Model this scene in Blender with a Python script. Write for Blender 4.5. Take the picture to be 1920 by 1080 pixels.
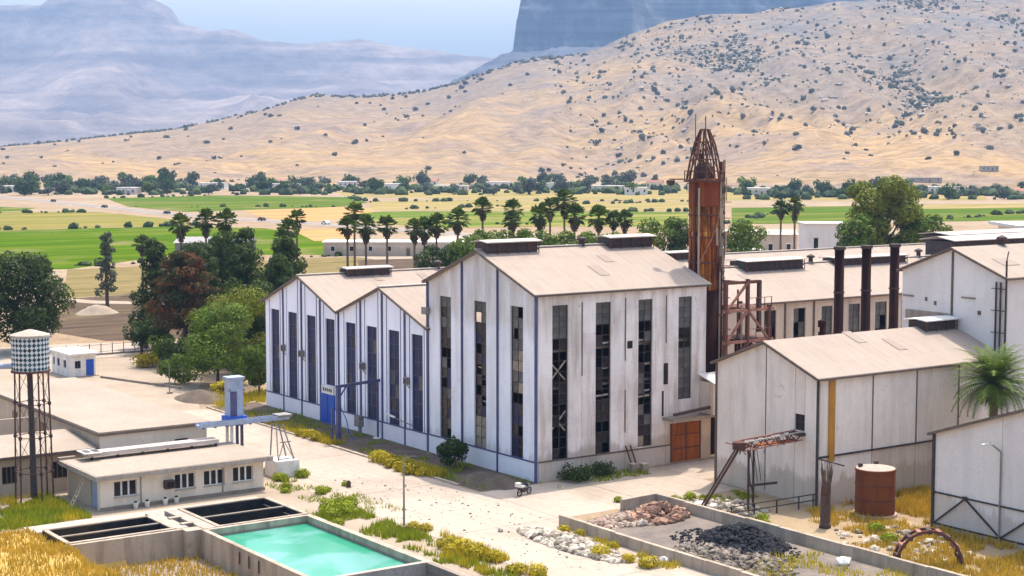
import bpy, math, random
from mathutils import Vector, Matrix, noise
rad = math.radians
sc = bpy.context.scene
col = sc.collection
for _o in list(bpy.data.objects):
    bpy.data.objects.remove(_o)

# ------------------------------------------------------------------ camera, sky, sun, exposure
CAM = (-84.47, -117.34, 30.0)
FWD = (0.57215, 0.82015)          # horizontal view heading
RGT = (0.82015, -0.57215)
cd = bpy.data.cameras.new('camera')
cam = bpy.data.objects.new('camera', cd)
col.objects.link(cam)
cam.location = CAM
cam.rotation_euler = (rad(90 - 4.97), 0, -math.atan2(FWD[0], FWD[1]))
cd.sensor_width = 36
cd.lens = 57.79
cd.clip_start = 1.0
cd.clip_end = 40000
sc.camera = cam

SUN_DIR = Vector((6.2, 3.5, 16.8)).normalized()     # towards the sun
SUN_EL = math.asin(SUN_DIR.z)
SUN_AZ = math.atan2(SUN_DIR.x, SUN_DIR.y)
w = bpy.data.worlds.new('World')
sc.world = w
w.use_nodes = True
nt = w.node_tree
sky = nt.nodes.new('ShaderNodeTexSky')
sky.sky_type = 'NISHITA'
sky.sun_disc = False
sky.sun_elevation = SUN_EL
sky.sun_rotation = SUN_AZ
sky.air_density = 1.5
sky.dust_density = 4.0
sky.ozone_density = 1.0
bg = nt.nodes['Background']
nt.links.new(sky.outputs['Color'], bg.inputs['Color'])
bg.inputs['Strength'].default_value = 0.15
sl = bpy.data.lights.new('sun', 'SUN')
sl.energy = 2.3
sl.angle = rad(0.53)
sl.color = (1.0, 0.94, 0.84)
so = bpy.data.objects.new('sun', sl)
col.objects.link(so)
so.rotation_euler = SUN_DIR.to_track_quat('Z', 'Y').to_euler()
so.location = (0, 0, 200)
sc.view_settings.view_transform = 'Standard'
sc.view_settings.look = 'None'
sc.view_settings.gamma = 1.0
sc.view_settings.exposure = 1.2
sc.cycles.max_bounces = 6
sc.cycles.diffuse_bounces = 4
sc.cycles.glossy_bounces = 3
sc.cycles.transmission_bounces = 4
sc.cycles.volume_bounces = 0
sc.cycles.use_denoising = True

# ------------------------------------------------------------------ helpers
ORG = {}

def tag(o, label=None, cat=None, group=None, kind=None):
    if label: o['label'] = label
    if cat: o['category'] = cat
    if group: o['group'] = group
    if kind: o['kind'] = kind
    return o

def thing(name, label, cat, loc, group=None, rz=0):
    o = bpy.data.objects.new(name, None)
    col.objects.link(o)
    o.location = loc
    o.rotation_euler = (0, 0, rz)
    o.empty_display_size = 0.2
    ORG[o.name] = Vector(loc)
    return tag(o, label, cat, group)

def lthing(name, label, cat, loc, rz=0, group=None):
    """a thing modelled in its own local frame"""
    o = thing(name, label, cat, loc, group, rz)
    ORG[o.name] = Vector((0, 0, 0))
    return o

class MB:
    def __init__(s):
        s.v = []; s.f = []
    def quad(s, a, b, c, d):
        n = len(s.v); s.v += [a, b, c, d]; s.f.append((n, n+1, n+2, n+3)); return s
    def tri(s, a, b, c):
        n = len(s.v); s.v += [a, b, c]; s.f.append((n, n+1, n+2)); return s
    def box(s, x0, x1, y0, y1, z0, z1):
        n = len(s.v)
        s.v += [(x0,y0,z0),(x1,y0,z0),(x1,y1,z0),(x0,y1,z0),(x0,y0,z1),(x1,y0,z1),(x1,y1,z1),(x0,y1,z1)]
        s.f += [(n,n+3,n+2,n+1),(n+4,n+5,n+6,n+7),(n,n+1,n+5,n+4),(n+1,n+2,n+6,n+5),(n+2,n+3,n+7,n+6),(n+3,n,n+4,n+7)]
        return s
    def beam(s, p, q, a=0.1, b=None):
        b = b or a
        p = Vector(p); q = Vector(q); d = (q-p).normalized()
        u = Vector((0,0,1)) if abs(d.z) < 0.95 else Vector((1,0,0))
        r = d.cross(u).normalized(); u = r.cross(d)
        n = len(s.v)
        for e in (p, q):
            for i, j in ((-1,-1),(1,-1),(1,1),(-1,1)):
                s.v.append(tuple(e + r*(i*a/2) + u*(j*b/2)))
        s.f += [(n,n+1,n+2,n+3),(n+7,n+6,n+5,n+4)] + [(n+i, n+4+i, n+4+(i+1)%4, n+(i+1)%4) for i in range(4)]
        return s
    def tube(s, p, q, r0, r1=None, n=8, caps=True):
        r1 = r0 if r1 is None else r1
        p = Vector(p); q = Vector(q); d = (q-p).normalized()
        u = Vector((0,0,1)) if abs(d.z) < 0.95 else Vector((1,0,0))
        r = d.cross(u).normalized(); u = r.cross(d)
        k = len(s.v)
        for e, rr in ((p, r0), (q, r1)):
            for i in range(n):
                a = 2*math.pi*i/n
                s.v.append(tuple(e + r*(rr*math.cos(a)) + u*(rr*math.sin(a))))
        for i in range(n):
            s.f.append((k+i, k+(i+1)%n, k+n+(i+1)%n, k+n+i))
        if caps:
            s.f.append(tuple(k+n-1-i for i in range(n))); s.f.append(tuple(k+n+i for i in range(n)))
        return s
    def path(s, pts, rs, n=7):
        for i in range(len(pts)-1):
            s.tube(pts[i], pts[i+1], rs[i], rs[i+1], n, caps=(i == 0 or i == len(pts)-2))
        return s
    def lathe(s, c, prof, n=24, cap=True):
        k = len(s.v); m = len(prof)
        for r, z in prof:
            for i in range(n):
                a = 2*math.pi*i/n
                s.v.append((c[0]+r*math.cos(a), c[1]+r*math.sin(a), c[2]+z))
        for j in range(m-1):
            for i in range(n):
                s.f.append((k+j*n+i, k+j*n+(i+1)%n, k+(j+1)*n+(i+1)%n, k+(j+1)*n+i))
        if cap:
            s.f.append(tuple(k+n-1-i for i in range(n))); s.f.append(tuple(k+(m-1)*n+i for i in range(n)))
        return s
    def prism(s, poly, mapf, t0, t1):
        """poly in (u,z); mapf(u,z,t) -> world"""
        k = len(s.v); m = len(poly)
        for t in (t0, t1):
            for u, z in poly:
                s.v.append(mapf(u, z, t))
        s.f.append(tuple(range(k, k+m))); s.f.append(tuple(range(k+2*m-1, k+m-1, -1)))
        for i in range(m):
            j = (i+1) % m
            s.f.append((k+j, k+i, k+m+i, k+m+j))
        return s
    def rock(s, c, r, R, flat=0.75):
        k = len(s.v)
        t = (1+5**.5)/2
        base = [(-1,t,0),(1,t,0),(-1,-t,0),(1,-t,0),(0,-1,t),(0,1,t),(0,-1,-t),(0,1,-t),(t,0,-1),(t,0,1),(-t,0,-1),(-t,0,1)]
        a = R.uniform(0, 6.3); sx = R.uniform(.7, 1.3); sy = R.uniform(.7, 1.2)
        for b in base:
            q = R.uniform(.72, 1.12)*r/1.9
            x = b[0]*q*sx; y = b[1]*q*sy; z = b[2]*q*flat
            s.v.append((c[0]+x*math.cos(a)-y*math.sin(a), c[1]+x*math.sin(a)+y*math.cos(a), c[2]+z))
        for f in ((0,11,5),(0,5,1),(0,1,7),(0,7,10),(0,10,11),(1,5,9),(5,11,4),(11,10,2),(10,7,6),(7,1,8),(3,9,4),(3,4,2),(3,2,6),(3,6,8),(3,8,9),(4,9,5),(2,4,11),(6,2,10),(8,6,7),(9,8,1)):
            s.f.append(tuple(k+i for i in f))
        return s
    def mesh(s, name, mat, off=(0,0,0), smooth=False, fix=True):
        me = bpy.data.meshes.new(name)
        ox, oy, oz = off
        me.from_pydata([(a-ox, b-oy, c-oz) for a, b, c in s.v], [], s.f)
        if mat: me.materials.append(mat)
        if fix:
            import bmesh
            bm = bmesh.new(); bm.from_mesh(me)
            bmesh.ops.recalc_face_normals(bm, faces=bm.faces)
            bm.to_mesh(me); bm.free()
        if smooth:
            me.polygons.foreach_set('use_smooth', [True]*len(me.polygons))
        me.update()
        return me
    def build(s, name, mat, parent=None, smooth=False, fix=True):
        """one mesh object; a child is stored relative to its thing, a lone thing about its base"""
        if parent is not None:
            off = ORG[parent.name]
        else:
            xs = [a[0] for a in s.v]; ys = [a[1] for a in s.v]; zs = [a[2] for a in s.v]
            off = Vector(((min(xs)+max(xs))/2, (min(ys)+max(ys))/2, min(zs)))
        o = bpy.data.objects.new(name, s.mesh(name, mat, off, smooth, fix))
        col.objects.link(o)
        if parent is not None: o.parent = parent
        else: o.location = off
        ORG[o.name] = Vector(off)
        return o

def inst(name, me, parent, loc, rot=(0,0,0), scl=(1,1,1)):
    """a child that shares mesh data; loc in the world, or local for local things"""
    o = bpy.data.objects.new(name, me)
    col.objects.link(o)
    if parent is not None:
        o.parent = parent
        o.location = Vector(loc) - ORG[parent.name]
    else:
        o.location = loc
    o.rotation_euler = rot
    o.scale = scl
    ORG[o.name] = Vector(loc)
    return o

def copy_tree(o, parent=None):
    c = o.copy(); col.objects.link(c)
    if parent is not None: c.parent = parent
    ORG[c.name] = ORG.get(o.name, Vector((0,0,0)))
    for ch in [q for q in o.children]:
        copy_tree(ch, c)
    return c

def S(name, kind='structure'):
    return lambda o: tag(o, kind=kind)

# ------------------------------------------------------------------ materials
MATS = {}

def nodes(name):
    m = bpy.data.materials.new(name); m.use_nodes = True
    t = m.node_tree; b = t.nodes['Principled BSDF']
    return m, t, b

def N(t, typ, **kw):
    n = t.nodes.new(typ)
    for k, v in kw.items():
        if k in n.inputs.keys(): n.inputs[k].default_value = v
        else: setattr(n, k, v)
    return n

def ramp(t, src, stops, interp='LINEAR'):
    r = N(t, 'ShaderNodeValToRGB'); r.color_ramp.interpolation = interp
    e = r.color_ramp.elements
    while len(e) < len(stops): e.new(0.5)
    for i, (p, c) in enumerate(stops):
        e[i].position = p
        e[i].color = (c[0], c[1], c[2], 1) if isinstance(c, (tuple, list)) else (c, c, c, 1)
    t.links.new(src, r.inputs[0])
    return r.outputs[0]

def mix(t, fac, a, b, mode='MIX'):
    m = N(t, 'ShaderNodeMix', data_type='RGBA', blend_type=mode)
    for s, v in ((0, fac), (6, a), (7, b)):
        if hasattr(v, 'is_linked') or hasattr(v, 'links'): t.links.new(v, m.inputs[s])
        elif isinstance(v, (tuple, list)): m.inputs[s].default_value = (*v[:3], 1)
        else: m.inputs[s].default_value = v
    return m.outputs[2]

def coord(t, scale=(1,1,1), rot=(0,0,0), kind='Object', loc=(0,0,0)):
    tc = N(t, 'ShaderNodeTexCoord'); mp = N(t, 'ShaderNodeMapping')
    mp.inputs['Scale'].default_value = scale; mp.inputs['Rotation'].default_value = rot
    mp.inputs['Location'].default_value = loc
    t.links.new(tc.outputs[kind], mp.inputs[0])
    return mp.outputs[0]

def nz(t, vec, scale, detail=4, rough=0.55, dist=0.0):
    n = N(t, 'ShaderNodeTexNoise'); n.inputs['Scale'].default_value = scale
    n.inputs['Detail'].default_value = detail; n.inputs['Roughness'].default_value = rough
    n.inputs['Distortion'].default_value = dist
    t.links.new(vec, n.inputs['Vector'])
    return n.outputs['Fac']

def bump(t, b, h, strength=0.3, dist=0.02):
    bn = N(t, 'ShaderNodeBump'); bn.inputs['Strength'].default_value = strength; bn.inputs['Distance'].default_value = dist
    t.links.new(h, bn.inputs['Height']); t.links.new(bn.outputs[0], b.inputs['Normal'])

def plain(name, c, c2=None, scale=1.5, rough=0.8, metal=0.0, bmp=0.25, fine=9.0, spec=0.3, zs=1.0, lo=.35, hi=.68, rnd=0.12):
    """two colours mottled at two sizes; zs < 1 stretches the mottle into vertical streaks"""
    m, t, b = nodes(name)
    v = coord(t, (1, 1, zs))
    n1 = nz(t, v, scale, 6, 0.62)
    n2 = nz(t, v, fine, 4, 0.6)
    c2 = c2 or tuple(x*.72 for x in c)
    a = mix(t, ramp(t, n1, [(lo, 0), (hi, 1)]), c, c2)
    a = mix(t, 0.35, a, mix(t, ramp(t, n2, [(.3, 0), (.75, 1)]), (.62,.62,.62), (1.25,1.25,1.25)), 'MULTIPLY')
    if rnd:
        oi = N(t, 'ShaderNodeObjectInfo')
        a = mix(t, 1.0, a, ramp(t, oi.outputs['Random'], [(0, 1-rnd), (1, 1+rnd)]), 'MULTIPLY')
    t.links.new(a, b.inputs['Base Color'])
    b.inputs['Roughness'].default_value = rough
    b.inputs['Metallic'].default_value = metal
    b.inputs['Specular IOR Level'].default_value = spec
    if bmp: bump(t, b, n2, bmp, 0.03)
    MATS[name] = m
    return m

def streaky(name, base, stain, amount=0.5, soot=None, roughness=0.85, rust=None, run=0.5, scale=1.0, tint=.06, splash=.6):
    """painted concrete or sheet with run-down streaks; soot = (z_low, z_high, colour) smoke-blackened zone with a ragged edge"""
    m, t, b = nodes(name)
    v = coord(t)
    vs = coord(t, (.55*scale, .55*scale, 0.07*scale))
    vs2 = coord(t, (2.2*scale, 2.2*scale, 0.10*scale), loc=(3, 1, 2))
    big = nz(t, v, 0.22, 5, 0.6)
    st = nz(t, vs, 1.6, 5, 0.6)
    st2 = nz(t, vs2, 1.3, 4, 0.6)
    fine = nz(t, v, 6.0, 5, 0.65)
    c = mix(t, ramp(t, st, [(.47, 0), (.72, amount)]), base, stain)
    c = mix(t, ramp(t, st2, [(.60, 0), (.82, amount*run)]), c, tuple(x*.6 for x in stain))
    c = mix(t, ramp(t, big, [(.42, 0), (.75, amount*.55)]), c, tuple(x*.8 for x in stain))
    if rust:
        rn = nz(t, coord(t, (2.2, 2.2, 0.16), loc=(9, 4, 7)), 1.0, 6, 0.65)
        c = mix(t, ramp(t, rn, [(.6, 0), (.78, .75)]), c, rust)
    if soot:
        z0, z1, sc_ = soot
        sep = N(t, 'ShaderNodeSeparateXYZ'); t.links.new(v, sep.inputs[0])
        mr = N(t, 'ShaderNodeMapRange'); mr.inputs[1].default_value = z0; mr.inputs[2].default_value = z1
        t.links.new(sep.outputs[2], mr.inputs[0])
        wob = nz(t, coord(t, (.5, .5, .12)), 1.0, 5, .65)
        ad = N(t, 'ShaderNodeMath', operation='MULTIPLY_ADD'); t.links.new(wob, ad.inputs[0]); ad.inputs[1].default_value = 2.0
        sb = N(t, 'ShaderNodeMath', operation='SUBTRACT'); t.links.new(mr.outputs[0], ad.inputs[2]); t.links.new(ad.outputs[0], sb.inputs[0]); sb.inputs[1].default_value = 1.55
        c = mix(t, ramp(t, sb.outputs[0], [(.0, 0), (.9, .72)]), c, sc_)
    sz = N(t, 'ShaderNodeSeparateXYZ'); t.links.new(v, sz.inputs[0])
    if splash:                                            # mud splashed up from the ground, ragged along its top
        ws = N(t, 'ShaderNodeMath', operation='MULTIPLY_ADD'); t.links.new(nz(t, coord(t, (1,1,.3)), .7, 5, .65), ws.inputs[0]); ws.inputs[1].default_value = -4.2; t.links.new(sz.outputs[2], ws.inputs[2])
        c = mix(t, ramp(t, ws.outputs[0], [(0, splash), (.5, 0)]), c, (.40,.30,.21))
    pc = nz(t, v, .55, 6, .7, 1.6)                        # flaked and patched paint
    c = mix(t, ramp(t, pc, [(.63, 0), (.66, amount*.55)]), c, tuple(x*.78 for x in stain))
    c = mix(t, .28, c, mix(t, ramp(t, fine, [(.3, 0), (.7, 1)]), (.7,.7,.7), (1.18,1.18,1.18)), 'MULTIPLY')
    oi = N(t, 'ShaderNodeObjectInfo')
    c = mix(t, 1.0, c, ramp(t, oi.outputs['Random'], [(0, 1-tint), (1, 1+tint*.8)]), 'MULTIPLY')
    t.links.new(c, b.inputs['Base Color'])
    b.inputs['Roughness'].default_value = roughness
    b.inputs['Specular IOR Level'].default_value = .25
    bump(t, b, fine, .2, .02)
    MATS[name] = m
    return m

def roofmat(name, base, dirt, axis='x'):
    """corrugated cement sheet: ridges down the slope, lap lines, dirt"""
    m, t, b = nodes(name)
    v = coord(t)
    wv = N(t, 'ShaderNodeTexWave', wave_type='BANDS', bands_direction='X' if axis == 'x' else 'Y', wave_profile='SIN')
    wv.inputs['Scale'].default_value = 1.7
    t.links.new(v, wv.inputs['Vector'])
    n1 = nz(t, v, .12, 5, .6); n2 = nz(t, coord(t, (3, .25, .25) if axis == 'x' else (.25, 3, .25)), 1.2, 5, .65)
    n3 = nz(t, v, 7, 3, .6)
    c = mix(t, ramp(t, n1, [(.35, 0), (.75, .65)]), base, dirt)
    c = mix(t, ramp(t, n2, [(.5, 0), (.78, .6)]), c, tuple(x*.75 for x in dirt))
    br = N(t, 'ShaderNodeTexBrick'); br.offset = 0; br.inputs['Scale'].default_value = 1
    br.inputs['Brick Width'].default_value = 1.1; br.inputs['Row Height'].default_value = 2.2
    br.inputs['Mortar Size'].default_value = .03
    br.inputs['Color1'].default_value = (1,1,1,1); br.inputs['Color2'].default_value = (.86,.86,.86,1); br.inputs['Mortar'].default_value = (.72,.7,.68,1)
    t.links.new(v if axis == 'x' else coord(t, rot=(0,0,rad(90))), br.inputs['Vector'])
    c = mix(t, .4, c, br.outputs['Color'], 'MULTIPLY')
    c = mix(t, .2, c, mix(t, n3, (.7,.7,.7), (1.2,1.2,1.2)), 'MULTIPLY')
    t.links.new(c, b.inputs['Base Color'])
    b.inputs['Roughness'].default_value = .85
    b.inputs['Specular IOR Level'].default_value = .2
    bump(t, b, wv.outputs['Fac'], .8, .06)
    MATS[name] = m
    return m

def foliage(name, c1, c2, trans=0.25, c3=None, s3=.35, cut=(.45,.58)):
    m, t, b = nodes(name)
    g = N(t, 'ShaderNodeNewGeometry')
    oi = N(t, 'ShaderNodeObjectInfo')
    v = coord(t)
    c = mix(t, g.outputs['Random Per Island'], c1, c2)
    if c3: c = mix(t, ramp(t, nz(t, v, s3, 4, .6), [(cut[0], 0), (cut[1], 1)]), c, c3)
    c = mix(t, .5, c, mix(t, ramp(t, nz(t, v, .6, 3), [(.3, 0), (.7, 1)]), (.65,.7,.6), (1.3,1.25,1.15)), 'MULTIPLY')
    c = mix(t, 1.0, c, ramp(t, oi.outputs['Random'], [(0, .82), (1, 1.15)]), 'MULTIPLY')
    t.links.new(c, b.inputs['Base Color'])
    b.inputs['Roughness'].default_value = .7
    b.inputs['Specular IOR Level'].default_value = .2
    tr = N(t, 'ShaderNodeBsdfTranslucent'); t.links.new(c, tr.inputs[0])
    ms = N(t, 'ShaderNodeMixShader'); ms.inputs[0].default_value = trans
    out = t.nodes['Material Output']
    t.links.new(b.outputs[0], ms.inputs[1]); t.links.new(tr.outputs[0], ms.inputs[2]); t.links.new(ms.outputs[0], out.inputs[0])
    MATS[name] = m
    return m

def glass(name, c, rough=.18, c2=None):
    m, t, b = nodes(name)
    v = coord(t)
    oi = N(t, 'ShaderNodeObjectInfo')
    k = mix(t, ramp(t, nz(t, v, 1.2, 5, .65), [(.35, 0), (.72, 1)]), c, c2 or tuple(x*1.8+.02 for x in c))
    k = mix(t, 1.0, k, ramp(t, oi.outputs['Random'], [(0, .72), (1, 1.2)]), 'MULTIPLY')
    t.links.new(k, b.inputs['Base Color'])
    b.inputs['Roughness'].default_value = rough
    b.inputs['Specular IOR Level'].default_value = .22
    MATS[name] = m
    return m

streaky('hall_white', (.87,.86,.93), (.72,.71,.76), .3, run=.2, tint=.04, splash=0.2)
streaky('main_white', (.87,.85,.90), (.62,.57,.53), .5, soot=(11.0, 14.2, (.40,.30,.20)), run=.4, splash=0.35)
streaky('main_side', (.86,.77,.72), (.48,.39,.32), .9, rust=(.40,.27,.17), run=.9, tint=.06, splash=0.6)
streaky('shed_white', (.85,.73,.63), (.60,.49,.40), .65, rust=(.52,.38,.26), run=.35, splash=0.6)
streaky('grey_white', (.76,.69,.64), (.58,.52,.48), .45, run=.3, splash=0.45)
streaky('rear_wall', (.66,.53,.42), (.42,.32,.24), .6, splash=0.5)
streaky('office_wall', (.80,.68,.54), (.58,.47,.36), .4, run=.3, splash=0.12)
streaky('annex_wall', (.52,.41,.30), (.34,.26,.19), .5, splash=0.3)
streaky('concrete', (.46,.37,.28), (.25,.19,.14), .95, run=.9, tint=.12, splash=0)
streaky('concrete_dark', (.30,.235,.18), (.17,.135,.105), .6, splash=0)
streaky('rust_shell', (.17,.032,.012), (.28,.09,.03), .9, rust=(.045,.014,.010), scale=2.6, run=1, splash=0)
streaky('rust_yellow', (.28,.085,.018), (.52,.27,.06), 1.0, rust=(.07,.020,.012), scale=2.8, run=.0, splash=0)
streaky('tank_rust', (.20,.06,.018), (.11,.032,.012), .9, rust=(.34,.15,.04), scale=1.8, splash=0)
streaky('gate_rust', (.34,.10,.022), (.16,.045,.015), .8, rust=(.48,.20,.06), scale=1.6, splash=0)
roofmat('roof_x', (.435,.345,.278), (.395,.31,.247), 'x')
roofmat('roof_y', (.418,.335,.274), (.365,.287,.231), 'y')
plain('flat_roof', (.374,.300,.235), (.313,.248,.187), .15, .9, fine=3, rnd=.03)
plain('roof_cap', (.56,.48,.42), (.42,.35,.29), .5, .8)
plain('trim_brown', (.12,.085,.065), (.18,.13,.10), 2, .75)
plain('trim_dark', (.045,.036,.036), (.08,.06,.055), 2, .7)
plain('trim_blue', (.06,.065,.17), (.11,.10,.17), 1.5, .6)
plain('bright_blue', (.02,.10,.52), (.03,.09,.38), 1.5, .5)
plain('pale_blue', (.38,.43,.54), (.28,.31,.40), 1.5, .55)
plain('steel_rust', (.15,.055,.034), (.09,.042,.032), 2.5, .85)
plain('steel_dark', (.05,.036,.034), (.09,.05,.04), 2.5, .75)
plain('stack_brown', (.040,.011,.008), (.022,.009,.008), 1.5, .85, zs=.3, spec=.1)
plain('steel_grey', (.30,.28,.27), (.2,.18,.17), 2, .6, .4)
plain('rust_pink', (.42,.20,.14), (.22,.08,.055), 2, .85)
plain('yellow_pipe', (.54,.25,.03), (.36,.15,.03), 1.5, .6, zs=.2)
plain('white_paint', (.80,.75,.69), (.66,.60,.54), 1.2, .7)
plain('basin_black', (.012,.011,.011), (.03,.025,.021), 1.0, .8)
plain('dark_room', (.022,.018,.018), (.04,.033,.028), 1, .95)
plain('board', (.36,.29,.20), (.24,.19,.14), 1.5, .85)
plain('bark', (.13,.09,.06), (.07,.045,.032), 3, .95, zs=.4)
plain('palm_bark', (.20,.145,.10), (.11,.078,.055), 3, .95)
plain('deadwood', (.095,.05,.038), (.15,.10,.075), 2, .95, zs=.3)
plain('coal', (.012,.012,.015), (.03,.03,.036), 3, .85, rnd=0, spec=.15)
plain('brick_clay', (.27,.135,.085), (.42,.27,.19), 3, .9, rnd=.4)
plain('rubble_pale', (.52,.44,.36), (.25,.205,.17), 2.2, .95, lo=.42, hi=.58)
plain('tyre', (.02,.02,.02), (.03,.03,.03), 3, .9)
plain('car_white', (.75,.75,.75), (.7,.7,.7), 1, .35, rnd=0)
plain('car_dark', (.03,.03,.035), (.04,.035,.035), 1, .6, rnd=0, spec=.1)
plain('stone_pale', (.487,.409,.335), (.365,.300,.244), 2, .95)
glass('glass_blue', (.009,.013,.055), .4, (.020,.024,.075))
glass('glass_dark', (.014,.011,.013), .25, (.034,.029,.03))
glass('glass_dusty', (.075,.070,.065), .5, (.15,.14,.125))
foliage('leaf_dark', (.030,.056,.012), (.088,.125,.024), .34, c3=(.085,.095,.028), s3=.25, cut=(.52,.70))
foliage('leaf_mid', (.058,.105,.008), (.160,.225,.020), .32, c3=(.12,.14,.02), s3=.25, cut=(.50,.66))
foliage('leaf_olive', (.095,.12,.010), (.25,.26,.028), .32)
foliage('leaf_rust', (.10,.045,.018), (.26,.085,.028), .3, c3=(.055,.062,.018), cut=(.40,.56))
foliage('leaf_grey', (.07,.09,.055), (.15,.16,.11))
foliage('leaf_palm', (.045,.075,.010), (.12,.16,.022), .3)
foliage('leaf_date', (.06,.10,.015), (.15,.20,.03))
foliage('frond_dead', (.07,.055,.03), (.16,.115,.06))
foliage('shrub_far', (.070,.066,.036), (.125,.115,.065), .05)
foliage('rubble_mixed', (.12,.09,.07), (.55,.47,.39), 0.0)
foliage('rubble_pink', (.22,.125,.09), (.55,.42,.34), 0.0)
foliage('rubble_grey', (.07,.058,.05), (.30,.24,.19), 0.0)
foliage('grass_dry', (.40,.27,.03), (.70,.46,.06), .3)
def rustshell():
    m, t, b = nodes('tower_rust')
    v = coord(t, (2.6, 2.6, .09)); v2 = coord(t, (1.1, 1.1, .35), loc=(5, 2, 1))
    k = ramp(t, nz(t, v, 1.0, 5, .6, .4), [(.30, (.045,.012,.008)), (.43, (.16,.035,.012)), (.52, (.34,.11,.022)), (.60, (.52,.27,.05)), (.70, (.60,.46,.25))])
    k = mix(t, ramp(t, nz(t, v2, 1.0, 5, .65), [(.46, 0), (.60, .85)]), k, (.085,.022,.012))
    k = mix(t, .5, k, mix(t, ramp(t, nz(t, coord(t), 5, 4, .65), [(.3, 0), (.7, 1)]), (.5,.5,.5), (1.3,1.3,1.3)), 'MULTIPLY')
    t.links.new(k, b.inputs['Base Color']); b.inputs['Roughness'].default_value = .85; b.inputs['Specular IOR Level'].default_value = .15
    MATS['tower_rust'] = m
rustshell()
foliage('grass_green', (.17,.23,.008), (.38,.40,.02), .3)
foliage('weed_yellow', (.34,.28,.012), (.58,.44,.025), .3)
# ------------------------------------------------------------------ the land
def W(s, d, z=0.0):
    return (CAM[0] + RGT[0]*s + FWD[0]*d, CAM[1] + RGT[1]*s + FWD[1]*d, z)

def lerp_list(L, x):
    if x <= L[0][0]: return L[0][1]
    for (a, b), (c, d) in zip(L, L[1:]):
        if x <= c: return b + (d-b)*(x-a)/(c-a)
    return L[-1][1]

def smooth(x):
    x = min(1.0, max(0.0, x)); return x*x*(3-2*x)

def fbm(x, y, o=4, seed=0.0):
    return noise.fractal(Vector((x, y, seed)), 1.0, 2.0, o)

def rid(x, y, o=4, seed=0.0):
    return noise.ridged_multi_fractal(Vector((x, y, seed)), 0.9, 2.0, o, 1.0, 2.0)

CREST = [(-1700,16),(-1191,20),(-841,27),(-732,36),(-622,49),(-561,54),(-491,68),(-403,88),(-324,112),(-280,109),(-193,112),(-140,119),(-88,132),(-44,148),(0,163),(44,172),(105,176),(149,189),(193,211),(254,230),(298,239),(385,243),(456,253),(578,267),(736,271),(841,279),(1174,310),(1900,330)]

def gully(s, d):
    return rid(s/170+.1*math.sin(d/200)+.25*fbm(s/300, d/300, 2, 9), d/700, 3, 7.7)

def near_h(s, d):
    d0 = 1350 + (1120-1350)*smooth((s+900)/1500)
    c = lerp_list(CREST, s)
    if d <= d0: return -0.6
    t = (d-d0)/(2700-d0)
    if t <= 1:
        h = c*(0.16*t + 0.84*t**1.75)
        k = 4*t*(1-t)*min(1, (1-t)*2.6)
        h += k*(c/260+.12)*(22*fbm(s/210, d/420, 4, 3.1) + 30*(gully(s, d)-1.0) + 11*(rid(s/75+.2*math.sin(d/140), d/330, 3, 4.7)-1.0))
        h += t*1.6*fbm(s/45, d/60, 3, 1.3)*(0.3+c/200)
        # a track cut along the slope
        h += 0
    else:
        h = c*(1-.55*smooth((d-2700)/700)) + 2.2*fbm(s/45, d/60, 3, 1.3)*(0.3+c/200)
    return h - 0.6*(1-smooth(t*30))

def grid(name, ss, ds, hf, mat):
    b = MB(); n = len(ss)
    for d in ds:
        for s in ss:
            b.v.append(W(s, d, hf(s, d)))
    for j in range(len(ds)-1):
        for i in range(n-1):
            a = j*n+i
            b.f.append((a, a+1, a+n+1, a+n))
    return tag(b.build(name, mat, smooth=True, fix=False), kind='structure')

def frange(a, b, st):
    out = []; x = a
    while x < b: out.append(x); x += st
    return out + [b]

def viewrot(t, sx, sy, sz=1.0):
    """object coordinates turned so that x runs across the valley"""
    return coord(t, (sx, sy, sz), (0, 0, math.atan2(-RGT[1], RGT[0])))

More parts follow.
